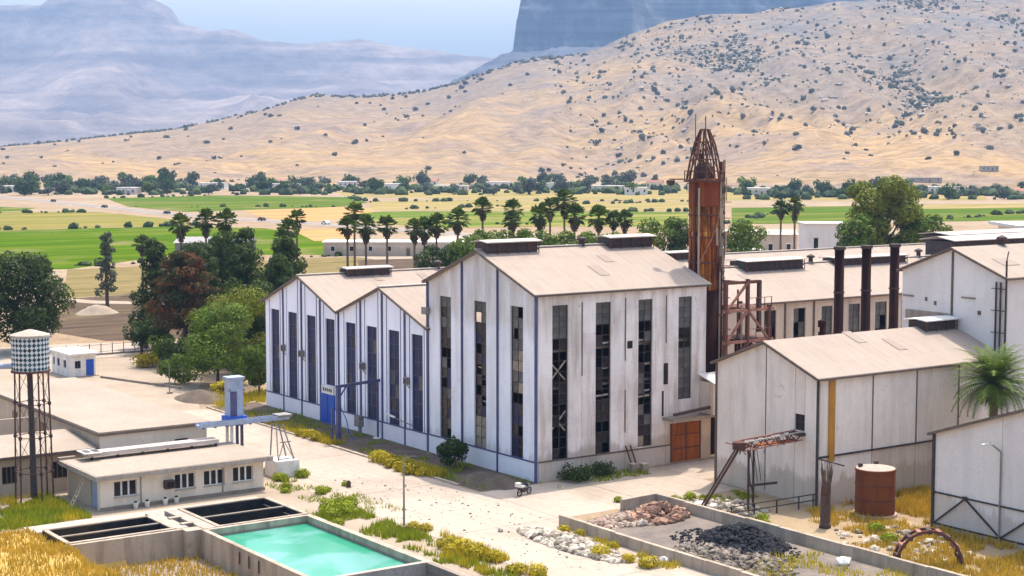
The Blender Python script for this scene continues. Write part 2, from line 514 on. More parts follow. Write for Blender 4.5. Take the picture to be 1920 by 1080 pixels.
def hillmat():
    m, t, b = nodes('dry_hillside')
    v = coord(t)
    a = nz(t, v, .0022, 5, .6); c2 = nz(t, v, .012, 6, .65); f = nz(t, v, .06, 5, .7)
    col_ = mix(t, ramp(t, a, [(.42, 0), (.58, 1)]), (.41,.275,.14), (.315,.23,.15))
    col_ = mix(t, ramp(t, c2, [(.46, 0), (.60, .8)]), col_, (.274,.204,.157))
    gl = nz(t, viewrot(t, .012, .0035), 1.0, 6, .65, 1.2)
    col_ = mix(t, ramp(t, gl, [(.48, 0), (.62, .55)]), col_, (.252,.196,.157))  # patches and streaks: ground tone, plus gully shading put into the colour
    # rocky grey ground towards the heights
    sep = N(t, 'ShaderNodeSeparateXYZ'); t.links.new(coord(t), sep.inputs[0])
    mr = N(t, 'ShaderNodeMapRange'); mr.inputs[1].default_value = 45; mr.inputs[2].default_value = 200
    t.links.new(sep.outputs[2], mr.inputs[0])
    ml = N(t, 'ShaderNodeMath', operation='MULTIPLY'); t.links.new(mr.outputs[0], ml.inputs[0])
    t.links.new(ramp(t, nz(t, v, .007, 6, .65), [(.38, .15), (.62, 1)]), ml.inputs[1])
    col_ = mix(t, ml.outputs[0], col_, (.204,.187,.174))
    col_ = mix(t, .75, col_, mix(t, ramp(t, f, [(.35, 0), (.68, 1)]), (.55,.55,.55), (1.25,1.22,1.18)), 'MULTIPLY')
    sp = nz(t, v, .16, 3, .7); sm = nz(t, v, .009, 4, .6)
    spm = N(t, 'ShaderNodeMath', operation='MULTIPLY'); t.links.new(ramp(t, sp, [(.60, 0), (.66, 1)]), spm.inputs[0]); t.links.new(ramp(t, sm, [(.42, .15), (.62, 1)]), spm.inputs[1])
    col_ = mix(t, spm.outputs[0], col_, (.12,.105,.075))
    t.links.new(col_, b.inputs['Base Color']); b.inputs['Roughness'].default_value = .95
    b.inputs['Specular IOR Level'].default_value = 0
    bump(t, b, f, .6, 4.0)
    return m

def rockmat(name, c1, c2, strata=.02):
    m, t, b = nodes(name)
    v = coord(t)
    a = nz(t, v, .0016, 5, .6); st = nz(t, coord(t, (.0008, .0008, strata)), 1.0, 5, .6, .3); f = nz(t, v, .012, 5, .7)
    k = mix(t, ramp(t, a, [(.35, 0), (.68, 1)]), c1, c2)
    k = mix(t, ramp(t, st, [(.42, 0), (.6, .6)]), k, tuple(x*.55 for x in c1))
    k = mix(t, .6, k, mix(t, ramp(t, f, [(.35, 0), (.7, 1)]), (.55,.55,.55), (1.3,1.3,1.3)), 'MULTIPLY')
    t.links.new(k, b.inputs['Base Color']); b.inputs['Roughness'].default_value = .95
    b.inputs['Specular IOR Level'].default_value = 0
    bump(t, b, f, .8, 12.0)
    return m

grid('hill', frange(-1750, 1850, 14), frange(1080, 3400, 14), near_h, hillmat())

FAR = [(-5200,900),(-3751,887),(-2813,846),(-2648,753),(-2615,739),(-2510,742),(-2394,744),(-2372,783),(-2096,812),(-1862,786),(-1738,722),(-1696,654),(-1544,607),(-1462,629),(-1269,563),(-1103,547),(-772,571),(-579,536),(-221,489),(0,470),(662,453),(3696,453),(5000,450)]

def far_h(s, d):
    c = lerp_list(FAR, s*8500/max(d, 7000) if d > 8500 else s)
    t = (d-5200)/(8500-5200)
    if t < 1:
        t = max(0, t)
        h = c*(.12*t+.60*t**1.5+.28*smooth((t-.84)/.14))
        k = 4*t*(1-t)
        h += k*(95*(rid(s/900, d/1500, 4, 2.2)-1.05) + 45*fbm(s/350, d/500, 4, 5.5))
        h += t*10*fbm(s/90, d/90, 3, 9.1)
    else:
        h = c*(1-.4*smooth((d-8500)/1500)) + 10*fbm(s/90, d/90, 3, 9.1)
    return h - 1

grid('mountain', frange(-4600, 4600, 46), frange(5200, 8100, 58) + frange(8120, 8700, 24) + frange(8760, 10000, 120), far_h,
     rockmat('mountain_rock', (.21,.165,.14), (.46,.35,.27), .012))  # wide spread of rock tones, painted in for sunlit ridges

def mesa_h(s, d):
    tal = lerp_list([(-900,20),(-500,70),(-244,168),(-152,214),(-91,252),(-30,284),(8,298),(300,310),(1200,330),(3000,330)], s)
    t = smooth((d-3200)/1500)*.55 + .45*max(0, min(1, (d-3200)/1480))
    h = tal*t + (1-t)*0
    face = 4660 + 55*fbm(s/160, 0.3, 4, 4.4) + 160*smooth((s-330)/60) - 150*smooth((s-760)/90)
    k = smooth((d-face)/26)
    for n_, (ds, dd, hh) in enumerate(((0,0,48),(6,14,40),(11,30,34),(20,48,40),(25,66,34),(33,84,38),(42,110,50))):
        es = smooth((s-4-ds-7*fbm(d/40, 1.7*n_, 3, 2))/7)
        h += hh*es*smooth((d-face-dd-(16+3*n_)*fbm(s/55, 1.3*n_, 4, 8))/13)
    h += 5*fbm(s/26, d/26, 3, 6)*t
    h += 8*t*(1-k)*(rid(s/120, d/500, 3, 1.1)-1)
    return h - 1

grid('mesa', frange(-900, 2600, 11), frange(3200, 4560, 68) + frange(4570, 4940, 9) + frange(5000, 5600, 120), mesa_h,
     rockmat('mesa_rock', (.10,.115,.15), (.21,.20,.20), .05))  # blue of distance haze and shade is put into this rock colour

def groundmat():
    m, t, b = nodes('dry_earth')
    v = coord(t)
    a = nz(t, v, .012, 6, .6); c2 = nz(t, v, .12, 6, .65); f = nz(t, v, 1.4, 6, .7)
    k = mix(t, ramp(t, a, [(.38, 0), (.62, 1)]), (.365,.283,.200), (.313,.226,.148))
    k = mix(t, ramp(t, c2, [(.48, 0), (.68, .75)]), k, (.235,.165,.109))
    k = mix(t, .55, k, mix(t, ramp(t, f, [(.35, 0), (.68, 1)]), (.65,.64,.62), (1.2,1.18,1.15)), 'MULTIPLY')
    t.links.new(k, b.inputs['Base Color']); b.inputs['Roughness'].default_value = .95
    b.inputs['Specular IOR Level'].default_value = 0
    bump(t, b, f, .5, .06)
    return m

# the ground: one sheet to the horizon with an opening for the sunken basins
GX = [-12000, -46.0, -23.4, 12000]; GY = [-12000, -34.0, 6.6, 12000]
gb = MB()
for i in range(3):
    for j in range(3):
        if i == 1 and j == 1: continue
        gb.quad((GX[i],GY[j],0),(GX[i+1],GY[j],0),(GX[i+1],GY[j+1],0),(GX[i],GY[j+1],0))
go = gb.build('ground', groundmat(), fix=False)
tag(go, kind='structure')

def sheet(name, pts, z, mat, kind='structure'):
    b = MB(); b.v = [(x, y, z) for x, y in pts]; b.f = [tuple(range(len(pts)))]
    o = b.build(name, mat, fix=False)
    me = o.data
    if me.polygons[0].normal.z < 0:
        me.flip_normals()
    return tag(o, kind=kind)

def fieldmat(name, cols, along=.004, across=.06, seed=0):
    m, t, b = nodes(name)
    v = viewrot(t, along, across)
    n1 = nz(t, v, 1.0, 4, .55); n2 = nz(t, viewrot(t, along*6, across*3), 1.0, 5, .6)
    k = ramp(t, n1, [(.3 + .4*i/(len(cols)-1), c) for i, c in enumerate(cols)])
    k = mix(t, .6, k, mix(t, ramp(t, n2, [(.35, 0), (.7, 1)]), (.62,.64,.6), (1.3,1.28,1.2)), 'MULTIPLY')
    rows = nz(t, viewrot(t, along*1.5, across*9), 1.0, 3, .6, .3); pt = nz(t, coord(t), .035, 5, .65, .8)
    k = mix(t, ramp(t, rows, [(.46, 0), (.62, .5)]), k, mix(t, .5, cols[-1], cols[0]))
    k = mix(t, ramp(t, pt, [(.54, 0), (.66, .5)]), k, (.26,.20,.10))
    t.links.new(k, b.inputs['Base Color']); b.inputs['Roughness'].default_value = .95
    b.inputs['Specular IOR Level'].default_value = 0
    return m

f_green = fieldmat('crop_green', [(.044,.096,.002),(.065,.126,.003),(.148,.165,.013)])
f_green2 = fieldmat('crop_green_far', [(.052,.113,.010),(.078,.131,.013),(.200,.174,.039)])
f_stripe = fieldmat('stubble_striped', [(.11,.15,.018),(.30,.21,.07),(.13,.15,.025),(.36,.25,.10),(.12,.15,.02)], .003, .10)
f_orange = fieldmat('ploughed_earth', [(.435,.217,.074),(.470,.278,.122),(.365,.217,.113)])
f_tan = fieldmat('stubble_tan', [(.36,.25,.11),(.24,.21,.075),(.42,.29,.14)])
f_brown = fieldmat('fallow_brown', [(.080,.056,.044),(.13,.092,.064),(.060,.043,.036)], .02, .18)
FB1 = [(128,258),(149,253),(149,242),(140,233),(155,212),(136,183),(93,193)]
FB2 = [(141,240),(168,228),(162,215),(135,229)]
f_mixed = fieldmat('crop_mixed', [(.075,.135,.012),(.10,.155,.02),(.27,.22,.07),(.09,.15,.018)], .004, .05)
sheet('field', [(68,449),(99,461),(164,453),(182,420),(169,334),(137,277),(97,304),(55,270),(23,282),(-60,330)], .03, f_green)
sheet('field', [(60,640),(151,624),(186,592),(184,504),(170,458),(99,461.5),(66,449.5),(-40,520)], .034, f_stripe)
sheet('field', [(259,776),(339,792),(380,715),(346,631),(305,587),(218,573),(222,651)], .038, f_green2)
sheet('field', [(90,700),(169,682),(179,658),(161,626),(140,625.5),(70,648)], .042, f_green2)
sheet('field', [(246,572),(305,586),(305,555),(275,503),(238,466),(222,459),(219,495)], .046, f_orange)
sheet('field', [(354,645),(422,640),(449,579),(494,548),(412,452),(359,501.5),(298,544)], .05, f_tan)
sheet('field', [(267,508),(296,530),(352,491),(402,442),(316,343),(269,375),(237,384),(233,439)], .054, f_mixed)
sheet('field', [(183,401),(206,406),(205,397),(169.5,334.5),(159,340)], .058, f_orange)
sheet('field', [(452,468),(488,459),(560,446),(470,340),(364,334),(343,349)], .062, f_green2)
sheet('field', [(516,407),(606,377),(487,292),(415,320)], .066, f_green2)
sheet('field', [(559,445),(657,414),(606.5,377.5),(516.5,407.5)], .07, f_tan)
sheet('field', [(4,148),(28,195),(60,202),(75,185),(40,128),(23,119),(8,124)], .026, f_brown)
sheet('field', [(430,820),(640,760),(800,600),(640,470),(500,560),(420,660),(385,722)], .03, f_tan)

sheet('field', [(54,269),(134,270),(131,236),(88,172),(48,200),(27,196)], .020, fieldmat('rough_pasture', [(.16,.125,.05),(.24,.18,.085),(.11,.10,.035)], .02, .12))
sheet('field', FB1, .022, f_brown)
sheet('service_road', FB2, .034, plain('white_gravel', (.50,.42,.34), (.42,.34,.27), .1, .95, fine=1, rnd=0))
# the far road, straight across the plain, and the pale service roads
asph = plain('old_asphalt', (.278,.226,.187), (.217,.174,.144), .05, .9, fine=.6, rnd=0)
con = plain('pale_concrete', (.44,.355,.28), (.395,.314,.243), .12, .9, fine=1.6, rnd=.03, lo=.4, hi=.7)
def wear(m):
    t = m.node_tree; b = t.nodes['Principled BSDF']; src = b.inputs['Base Color'].links[0].from_socket
    p1 = nz(t, coord(t), .11, 6, .65, .6); p2 = nz(t, coord(t, (1.5, .035, 1)), 1.0, 4, .55); p3 = nz(t, coord(t), .55, 6, .7, 1.5)
    c = mix(t, ramp(t, p1, [(.50, 0), (.66, .55)]), src, (.287,.222,.161))
    c = mix(t, ramp(t, p2, [(.54, 0), (.68, .30)]), c, (.235,.187,.144))
    c = mix(t, ramp(t, p3, [(.62, 0), (.70, .45)]), c, (.209,.165,.126))
    t.links.new(c, b.inputs['Base Color'])
wear(con)
dust = plain('pale_dust', (.374,.296,.222), (.304,.231,.161), .18, .95, fine=2.2, rnd=0)
RD = [(213,1100),(214,991),(219,869),(216,758),(211,667),(203,553),(208,485),(214,421),(218,360),(217,301),(200,250)]
b = MB()
for (x0,y0),(x1,y1) in zip(RD, RD[1:]):
    b.quad((x0-5.5,y0,.08),(x1-5.5,y1,.08),(x1+5.5,y1,.08),(x0+5.5,y0,.08))
tag(b.build('road', asph), kind='structure')
b = MB()
for (x0,y0),(x1,y1) in zip(RD, RD[1:]):
    for s_ in (-5.1, 5.0):
        b.quad((x0+s_,y0,.086),(x1+s_,y1,.086),(x1+s_+.3,y1,.086),(x0+s_+.3,y0,.086))
rm = b.build('edge_line', MATS['white_paint'], bpy.data.objects['road'])
# left yard: road by the gate, the forecourt of the hut
sheet('service_road', [(-30,128),(2,124),(24,114),(60,112),(60,104),(20,103),(-4,106),(-34,108)], .012, con)
sheet('forecourt', [(-30,106),(-4,105.5),(8,102),(4,80),(-3,66),(-8,54),(-20,54),(-30,60)], .008, dust)
sheet('footpath', [(28,183),(48,165),(50,168),(31,188),(24,205),(20,205)], .03, dust)
sheet('service_road', [(60,176),(150,300),(190,290),(130,190),(75,150)], .016, dust)
sheet('service_road', [(148,300),(215,345),(215,325),(160,288)], .02, con)

# the works yard: big cast slabs laid with open joints
R = random.Random(3)
yard = lthing('yard', None, None, (0,0,0)); tag(yard, kind='structure')
def slabs(x0, x1, y0, y1, nx, ny, z=.02):
    for i in range(nx):
        for j in range(ny):
            a0 = x0+(x1-x0)*i/nx; a1 = x0+(x1-x0)*(i+1)/nx; b0 = y0+(y1-y0)*j/ny; b1 = y0+(y1-y0)*(j+1)/ny
            dz = R.uniform(-.006, .006); g_ = .03
            MB().box(a0+g_, a1-g_, b0+g_, b1-g_, -.1, z+dz).build('slab', con, yard)
slabs(-18.4, -6.6, -46, 55, 1, 6)
slabs(-6.6, 13.2, -12.6, -.6, 2, 1)
slabs(13.2, 24, -7.6, -.6, 2, 1)
sheet('apron', [(-24,-34),(-18.4,-34),(-18.4,55),(-24,55),(-24,6.6)], .006, dust)
sheet('apron', [(-50,6.6),(-24,6.6),(-24,60),(-50,60)], .006, dust)
soil = plain('bed_soil', (.085,.062,.045), (.16,.115,.08), .5, .95, fine=4, rnd=0)
bed = sheet('planting_bed', [(-6.2,-.4),(0,-.4),(0,56),(-6.2,56)], .03, soil)
kerbs = lthing('kerb', None, None, (0,0,0)); tag(kerbs, kind='structure')
y = 3.0
while y < 54:
    if not (26 < y < 30): MB().box(-6.55+R.uniform(-.03,.03), -6.22, y, y+1.9, -.05, .14+R.uniform(-.02,.02)).build('kerb_stone', MATS['concrete'], kerbs)
    y += 1.95
sheet('coal_yard', [(-8.0,-46),(2.6,-46),(2.6,-13.4),(-1,-13.4),(-8.0,-15)], .05, plain('coal_dust', (.12,.10,.09), (.25,.20,.155), .25, .95, fine=3, rnd=0))
sheet('verge', [(3.4,-46),(15.7,-46),(15.7,-21.4),(13.4,-21.4),(13.4,-12.7),(3.4,-12.7)], .014, plain('verge_soil', (.296,.213,.126), (.365,.270,.161), .3, .95, fine=3, rnd=0))
# ------------------------------------------------------------------ facades, windows, roofs
M = MATS
def fx_(X, t=1):
    return lambda u, z, d: (X + d*t, u, z)      # wall that faces -X, u runs along Y
def fy_(Y, t=1):
    return lambda u, z, d: (u, Y + d*t, z)      # wall that faces -Y, u runs along X

def panel_poly(u0, u1, z0, zf, kinks):
    top = [u1] + sorted([k for k in kinks if u0+.01 < k < u1-.01], reverse=True) + [u0]
    return [(u0, z0), (u1, z0)] + [(u, zf(u)) for u in top]

def facade(root, mp, u0, u1, zf, wins, base, mat, posts=(), kinks=(), thick=.25, postmat=None, dado=None, dmat=None, gap=.035, name='wall_panel', posts_z0=0, rail=None, split=True, block=None):
    """wall panels between the openings, lintel panels over them, sill panels under them, posts and a base course"""
    edges = sorted(set([u0, u1] + [w_ for q in wins for w_ in q[:2]] + (list(posts) if split else [])))
    for a, b_ in zip(edges, edges[1:]):
        if b_ - a < .05: continue
        q = [w_ for w_ in wins if w_[0] <= a+.01 and w_[1] >= b_-.01]
        segs = []
        if q:
            z0, z1 = q[0][2], q[0][3]
            if z0 > base+.1: segs.append((base, lambda u, z=z0: z))
            segs.append((z1, zf))
        else:
            segs.append((base, zf))
        if block:
            out = []
            for zb, zt in segs:
                ztop = min(zt(a), zt(b_)); n_ = max(1, round((ztop-zb)/block))
                for k_ in range(n_):
                    z_lo = zb+(ztop-zb)*k_/n_+(.004 if k_ else 0); z_hi = zb+(ztop-zb)*(k_+1)/n_-.004
                    out.append((z_lo, (lambda u, z=z_hi: z) if k_ < n_-1 else zt))
            segs = out
        for zb, zt in segs:
            bb = MB().prism(panel_poly(a+gap/2, b_-gap/2, zb, zt, kinks), mp, R.uniform(0, .02), thick)
            bb.build(name, mat, root)
    if posts and postmat:
        for p in posts:
            b = MB().prism([(p-.11, posts_z0), (p+.11, posts_z0), (p+.11, zf(p)-.02), (p-.11, zf(p)-.02)], mp, -.12, .015)
            b.build('post', postmat, root)
    if dado:
        ed = [u0] + list(posts) + [u1]
        for a, b_ in zip(ed, ed[1:]):
            if b_-a < .3: continue
            MB().prism([(a+.02, -.1), (b_-.02, -.1), (b_-.02, base-.03), (a+.02, base-.03)], mp, -.05, thick).build('base_panel', dmat or mat, root)
    if rail:
        MB().prism([(u0, base-.03), (u1, base-.03), (u1, base+.09), (u0, base+.09)], mp, -.09, thick*.6).build('sill_rail', rail, root)

PANE = {}
def window(root, mp, u0, u1, z0, z1, nc, nr, frame_mat, pick, rec=.2, bar=.05, name='window'):
    """recessed steel window: frame and glazing bars, each pane its own object; pick(i, j) -> material or None for a missing pane"""
    b = MB()
    def bx(a0, a1, c0, c1, d0=rec-.05, d1=rec+.05):
        b.prism([(a0, c0), (a1, c0), (a1, c1), (a0, c1)], mp, d0, d1)
    f = .06
    bx(u0, u0+f, z0, z1); bx(u1-f, u1, z0, z1); bx(u0+f, u1-f, z0, z0+f); bx(u0+f, u1-f, z1-f, z1)
    pw = (u1-u0-2*f)/nc; ph = (z1-z0-2*f)/nr
    for i in range(1, nc): bx(u0+f+i*pw-bar/2, u0+f+i*pw+bar/2, z0+f, z1-f, rec-.03, rec+.04)
    for j in range(1, nr): bx(u0+f, u1-f, z0+f+j*ph-bar/2, z0+f+j*ph+bar/2, rec-.035, rec+.035)
    w_ = b.build(name, frame_mat, root)
    for i in range(nc):
        for j in range(nr):
            mt = pick(i, j)
            if mt is None: continue
            ax = 0 if mp(1, 0, 0)[1] - mp(0, 0, 0)[1] > .5 else 1
            key = (round(pw, 3), round(ph, 3), ax, mt.name)
            if key not in PANE:
                q = MB(); hw = pw/2-.008; hh = ph/2-.008
                if ax == 0: q.box(-.006, .006, -hw, hw, -hh, hh)
                else: q.box(-hw, hw, -.006, .006, -hh, hh)
                PANE[key] = q.mesh('pane', mt)
            c = mp(u0+f+(i+.5)*pw, z0+f+(j+.5)*ph, rec+.01)
            inst('pane', PANE[key], w_, c, (R.uniform(-.012,.012), R.uniform(-.012,.012), R.uniform(-.015,.015)))
    return w_

def gable(y0, yr, y1, ze, zr):
    def f(u):
        return ze + (zr-ze)*(1-abs(u-yr)/((yr-y0) if u < yr else (y1-yr)))
    return f

def slope(root, x0, x1, ya, za, yb, zb, mat, t=.14, name='roof_slope', trim=None, cuts=1):
    """a sloping roof sheet between eave (ya,za) and ridge (yb,zb), running along X"""
    xs = [x0+(x1-x0)*i/cuts for i in range(cuts+1)]
    b = MB()
    for a, c in zip(xs, xs[1:]):
        b.v += []; n = len(b.v)
        b.v += [(a,ya,za),(c,ya,za),(c,yb,zb),(a,yb,zb),(a,ya,za+t),(c,ya,za+t),(c,yb,zb+t),(a,yb,zb+t)]
        b.f += [(n,n+3,n+2,n+1),(n+4,n+5,n+6,n+7),(n,n+1,n+5,n+4),(n+1,n+2,n+6,n+5),(n+2,n+3,n+7,n+6),(n+3,n,n+4,n+7)]
    o = b.build(name, mat, root)
    if trim:
        MB().beam((x0-.06, ya, za+.02), (x0-.06, yb, zb+.02), .1, .22).build('verge_board', trim, root)
        MB().beam((x0, ya, za-.0), (x1, ya, za-.0), .16, .16).build('gutter', trim, root)
    return o

def monitor(root, x0, x1, yc, zr, h=.95, wd=1.5, body=None, cap=None, posts=True):
    """raised ridge ventilator: louvred dark body under an overhanging cap"""
    body = body or M['trim_dark']; cap = cap or M['roof_cap']
    m = MB().box(x0+.3, x1-.3, yc-wd*.72, yc+wd*.72, zr-.75, zr+h*.8).build('roof_vent', body, root)
    b = MB()
    b.prism([(yc-wd, zr+h*.82), (yc, zr+h), (yc+wd, zr+h*.82), (yc+wd, zr+h*.82+.1), (yc, zr+h+.1), (yc-wd, zr+h*.82+.1)], lambda u, z, d: (d, u, z), x0, x1)
    b.build('vent_cap', cap, m)
    n = max(3, int((x1-x0)/1.2))
    for i in range(n+1):
        x = x0+.25+(x1-x0-.5)*i/n
        MB().beam((x, yc-wd*.85, zr-.5), (x, yc-wd*.85, zr+h*.85), .07).build('vent_post', M['steel_rust'], m)
    for k in range(3):
        z = zr-.35+k*.4
        MB().beam((x0+.25, yc-wd*.78, z), (x1-.25, yc-wd*.78, z+.0), .05, .12).build('louvre', M['steel_dark'], m)
    return m

R = random.Random(11)
# ================================================================== 1. long double-gabled hall
hall = thing('factory_hall', 'long white factory hall with two gables striped by tall dark windows and blue posts', 'factory', (0, 36, 0))
HW = [(19.1,21.2),(23.57,25.68),(28.02,30.13),(32.44,34.53),(36.94,39.0),(41.27,43.3),(45.65,47.75),(49.94,51.98)]
g1 = gable(18.15, 27.0, 36.0, 12.2, 15.4); g2 = gable(36.0, 44.75, 53.35, 12.2, 15.45)
hz = lambda u: g1(u) if u < 36 else g2(u)
wins = [(a, b_, 4.15 if i == 4 else 1.7, 11.38) for i, (a, b_) in enumerate(HW)]
posts = [22.4, 26.85, 31.28, 36.0, 40.1, 44.45, 48.85]
facade(hall, fx_(0), 18.15, 53.35, hz, wins, 1.7, M['hall_white'], posts, [27.0, 36.0, 44.75], postmat=M['trim_blue'], dado=True, rail=M['trim_blue'])
for i, (a, b_, z0, z1) in enumerate(wins):
    def pk(i_, j_):
        r_ = R.random()
        return M['glass_blue'] if r_ < .88 else (M['glass_dark'] if r_ < .96 else M['glass_dusty'])
    window(hall, fx_(0), a, b_, z0, z1, 2, 5 if i == 4 else 7, M['trim_blue'], pk)
    # grey jamb strips beside the glass
    for u in (a-.32, b_+.32):
        MB().prism([(u-.035, 1.8), (u+.035, 1.8), (u+.035, hz(u)-.1), (u-.035, hz(u)-.1)], fx_(0), -.03, .01).build('cover_strip', M['trim_blue'], hall)
# long side wall behind the yard, with windows
RW = [(44.9,46.75),(49.5,51.4),(54.0,55.8),(58.5,60.4),(63.0,65.0),(67.6,69.5),(72.2,74.1)]
facade(hall, fy_(18.15), 20.5, 130, lambda u: 12.2, [(a, b_, 1.8, 11.3) for a, b_ in RW], 0, M['rear_wall'], [24,32.5,37.5,42.3,48.1,52.7,57.2,61.7,66.3,70.8], postmat=M['trim_brown'])
for a, b_ in RW:
    window(hall, fy_(18.15), a, b_, 1.8, 11.3, 2, 6, M['steel_dark'], lambda i, j: R.choice([M['glass_dark'], M['glass_dusty'], M['glass_dusty'], None]))
MB().box(.3, 130, 53.1, 53.35, -.1, 12.2).build('rear_wall', M['hall_white'], hall)
b = MB().prism([(18.2,0),(53.3,0),(53.3,12.2),(44.75,15.4),(36,12.2),(27,15.35),(18.2,12.2)], fx_(0), 129.8, 130); b.build('end_wall', M['rear_wall'], hall)
# roof: four slopes
for ya, za, yb, zb in ((17.75,12.12,27.0,15.47),(36.0,12.22,27.0,15.47),(36.0,12.22,44.75,15.52),(53.8,12.05,44.75,15.52)):
    slope(hall, -.35 if ya > 18 else -.35, 130.3, ya, za, yb, zb, M['roof_x'], trim=M['trim_brown'])
MB().beam((-.4,27,15.66),(130,27,15.66),.5,.1).build('ridge_cap', M['roof_cap'], hall)
MB().beam((-.4,44.75,15.71),(130,44.75,15.71),.5,.1).build('ridge_cap', M['roof_cap'], hall)
MB().beam((-.3,36,12.36),(130,36,12.36),.6,.12).build('valley_gutter', M['trim_brown'], hall)
for x0, x1, yc, h, wd in ((5.2,11.3,44.75,.75,1.3),(24,31,44.75,.8,1.3),(48.6,58.6,27,.9,1.9),(64,77,27,.6,1.7),(84.0,102,27,2.5,3.0),(52,62,44.75,.8,1.5),(104,126,44.75,1.7,3.0)):
    monitor(hall, x0, x1, yc, 15.5, h, wd)
for x, yc, z in ((18,44.75,15.5),(36,44.75,15.5),(61,27,15.5),(80.5,27,15.5)):
    MB().lathe((x, yc, z-.3), [(.28,0),(.28,1.0),(.55,1.05),(.5,1.25),(.1,1.45)], 12).build('vent_pipe', M['steel_dark'], hall)
# blue door, its notice board and the boxes on the wall
MB().box(-.14, .02, 36.9, 40.0, .0, 3.2).build('door', M['bright_blue'], hall)
dd = MB().box(-.18, -.13, 38.42, 38.47, .05, 3.15).build('door_gap', M['trim_blue'], hall)
sgn = MB().box(-.2, -.03, 37.0, 39.7, 3.22, 4.12).build('notice_board', M['white_paint'], hall)
for k in range(5):
    MB().box(-.215, -.198, 37.35+k*.42, 37.62+k*.42, 3.5, 3.85).build('plate', M['trim_dark'], sgn)
for y_, z_, s_ in ((48.6,7.2,.45),(44.2,7.0,.75),(30.6,7.1,.6),(21.8,6.6,.6)):
    u = MB().box(-.45, .0, y_-s_/2, y_+s_/2, z_-.35, z_+.35).build('wall_fan', M['steel_grey'], hall)
    MB().box(-.47, -.451, y_-s_*.36, y_+s_*.36, z_-.25, z_+.25).build('fan_grille', M['steel_dark'], u)
    MB().beam((-.35, y_-s_/2, z_-.37), (.0, y_-s_/2, z_-.8), .05).build('bracket', M['steel_dark'], u)
MB().tube((-.1,20.9,2.2),(-1.6,22.6,3.1),.05).build('lamp_arm', M['steel_grey'], hall)
MB().beam((-1.3,22.3,2.95),(-1.9,22.95,3.3),.35,.12).build('lamp_head', M['white_paint'], hall)

# ================================================================== 2. tall boiler house
main = thing('boiler_house', 'tall sooty white gabled building with broken strip windows on two sides', 'factory', (10, 9, 0))
gm = gable(0, 9.0, 18.0, 16.8, 20.15)
MWx = [(2.05,4.0),(7.95,9.95),(13.95,15.95)]
MWy = [(1.8,3.55),(6.7,8.43),(11.68,13.35),(16.55,18.2)]
facade(main, fx_(0), 0, 18.1, gm, [(a, b_, 1.75, 15.55) for a, b_ in MWx], 1.75, M['main_white'], [6.0, 11.95], [9.0], postmat=M['trim_blue'], dado=True, dmat=M['hall_white'], rail=M['trim_blue'])
facade(main, fy_(0), .25, 20, lambda u: 16.8, [(MWy[0][0],MWy[0][1],1.75,15.75),(MWy[1][0],MWy[1][1],1.75,15.75),(MWy[2][0],MWy[2][1],1.95,15.75),(MWy[3][0],MWy[3][1],6.0,15.75)], 1.75, M['main_side'], [5.1, 10.1, 15.0], split=True, block=2.0, dado=True, dmat=M['main_side'], rail=M['trim_brown'])
MB().box(-.12, .1, -.1, .12, 0, 16.7).build('corner_post', M['trim_blue'], main)
MB().box(-.13, .02, 17.92, 18.2, 0, 16.7).build('corner_post', M['trim_blue'], main)
MB().box(19.75, 20, .26, 17.8, 0, 16.75).build('side_wall', M['main_side'], main)
def pk_a(i, j):
    if j > 10: return M['glass_dusty'] if R.random() < .7 else M['glass_dark']
    return R.choice([M['glass_dark'], M['glass_dark'], M['glass_dusty'], M['glass_blue']]) if R.random() < .93 else None
def pk_b(i, j):
    if j < 3: return M['board']
    if j > 11: return M['glass_dusty'] if R.random() < .7 else None
    return R.choice([M['glass_blue'], M['glass_dark'], None, M['glass_dark']])
def pk_c(i, j):
    if 6 <= j <= 9: return M['board'] if R.random() < .4 else M['glass_dusty']
    if j >= 10: return M['glass_dusty'] if R.random() < .8 else None
    return R.choice([M['glass_dark'], M['glass_blue'], None])
for (a, b_), pk in zip(MWx, (pk_c, pk_b, pk_a)):
    window(main, fx_(0), a, b_, 1.75, 15.55, 2, 14, M['steel_dark'], pk)
def pk1(i, j):
    if j > 10: return M['glass_dusty'] if R.random() < .8 else M['glass_dark']
    if j > 7: return R.choice([M['glass_dusty'], None, M['glass_dark'], None, None])
    return R.choice([None, None, None, None, M['glass_dark']])
def pk2(i, j):
    if j > 11: return M['glass_dusty']
    return R.choice([None, M['glass_dark'], None, None, M['glass_dark']])
def pk3(i, j):
    if j > 11: return M['glass_dusty']
    return R.choice([None, M['glass_dark'], M['glass_dusty'], None, None, M['board'] if j < 4 else None])
def pk4(i, j):
    if 5 <= j <= 6: return None
    return M['glass_dusty'] if R.random() < .9 else None
for (a, b_), pk, z0, nr in zip(MWy, (pk1, pk2, pk3, pk4), (1.75, 1.75, 1.95, 6.0), (14, 14, 14, 10)):
    window(main, fy_(0), a, b_, z0, 15.75, 2, nr, M['steel_dark'], pk)
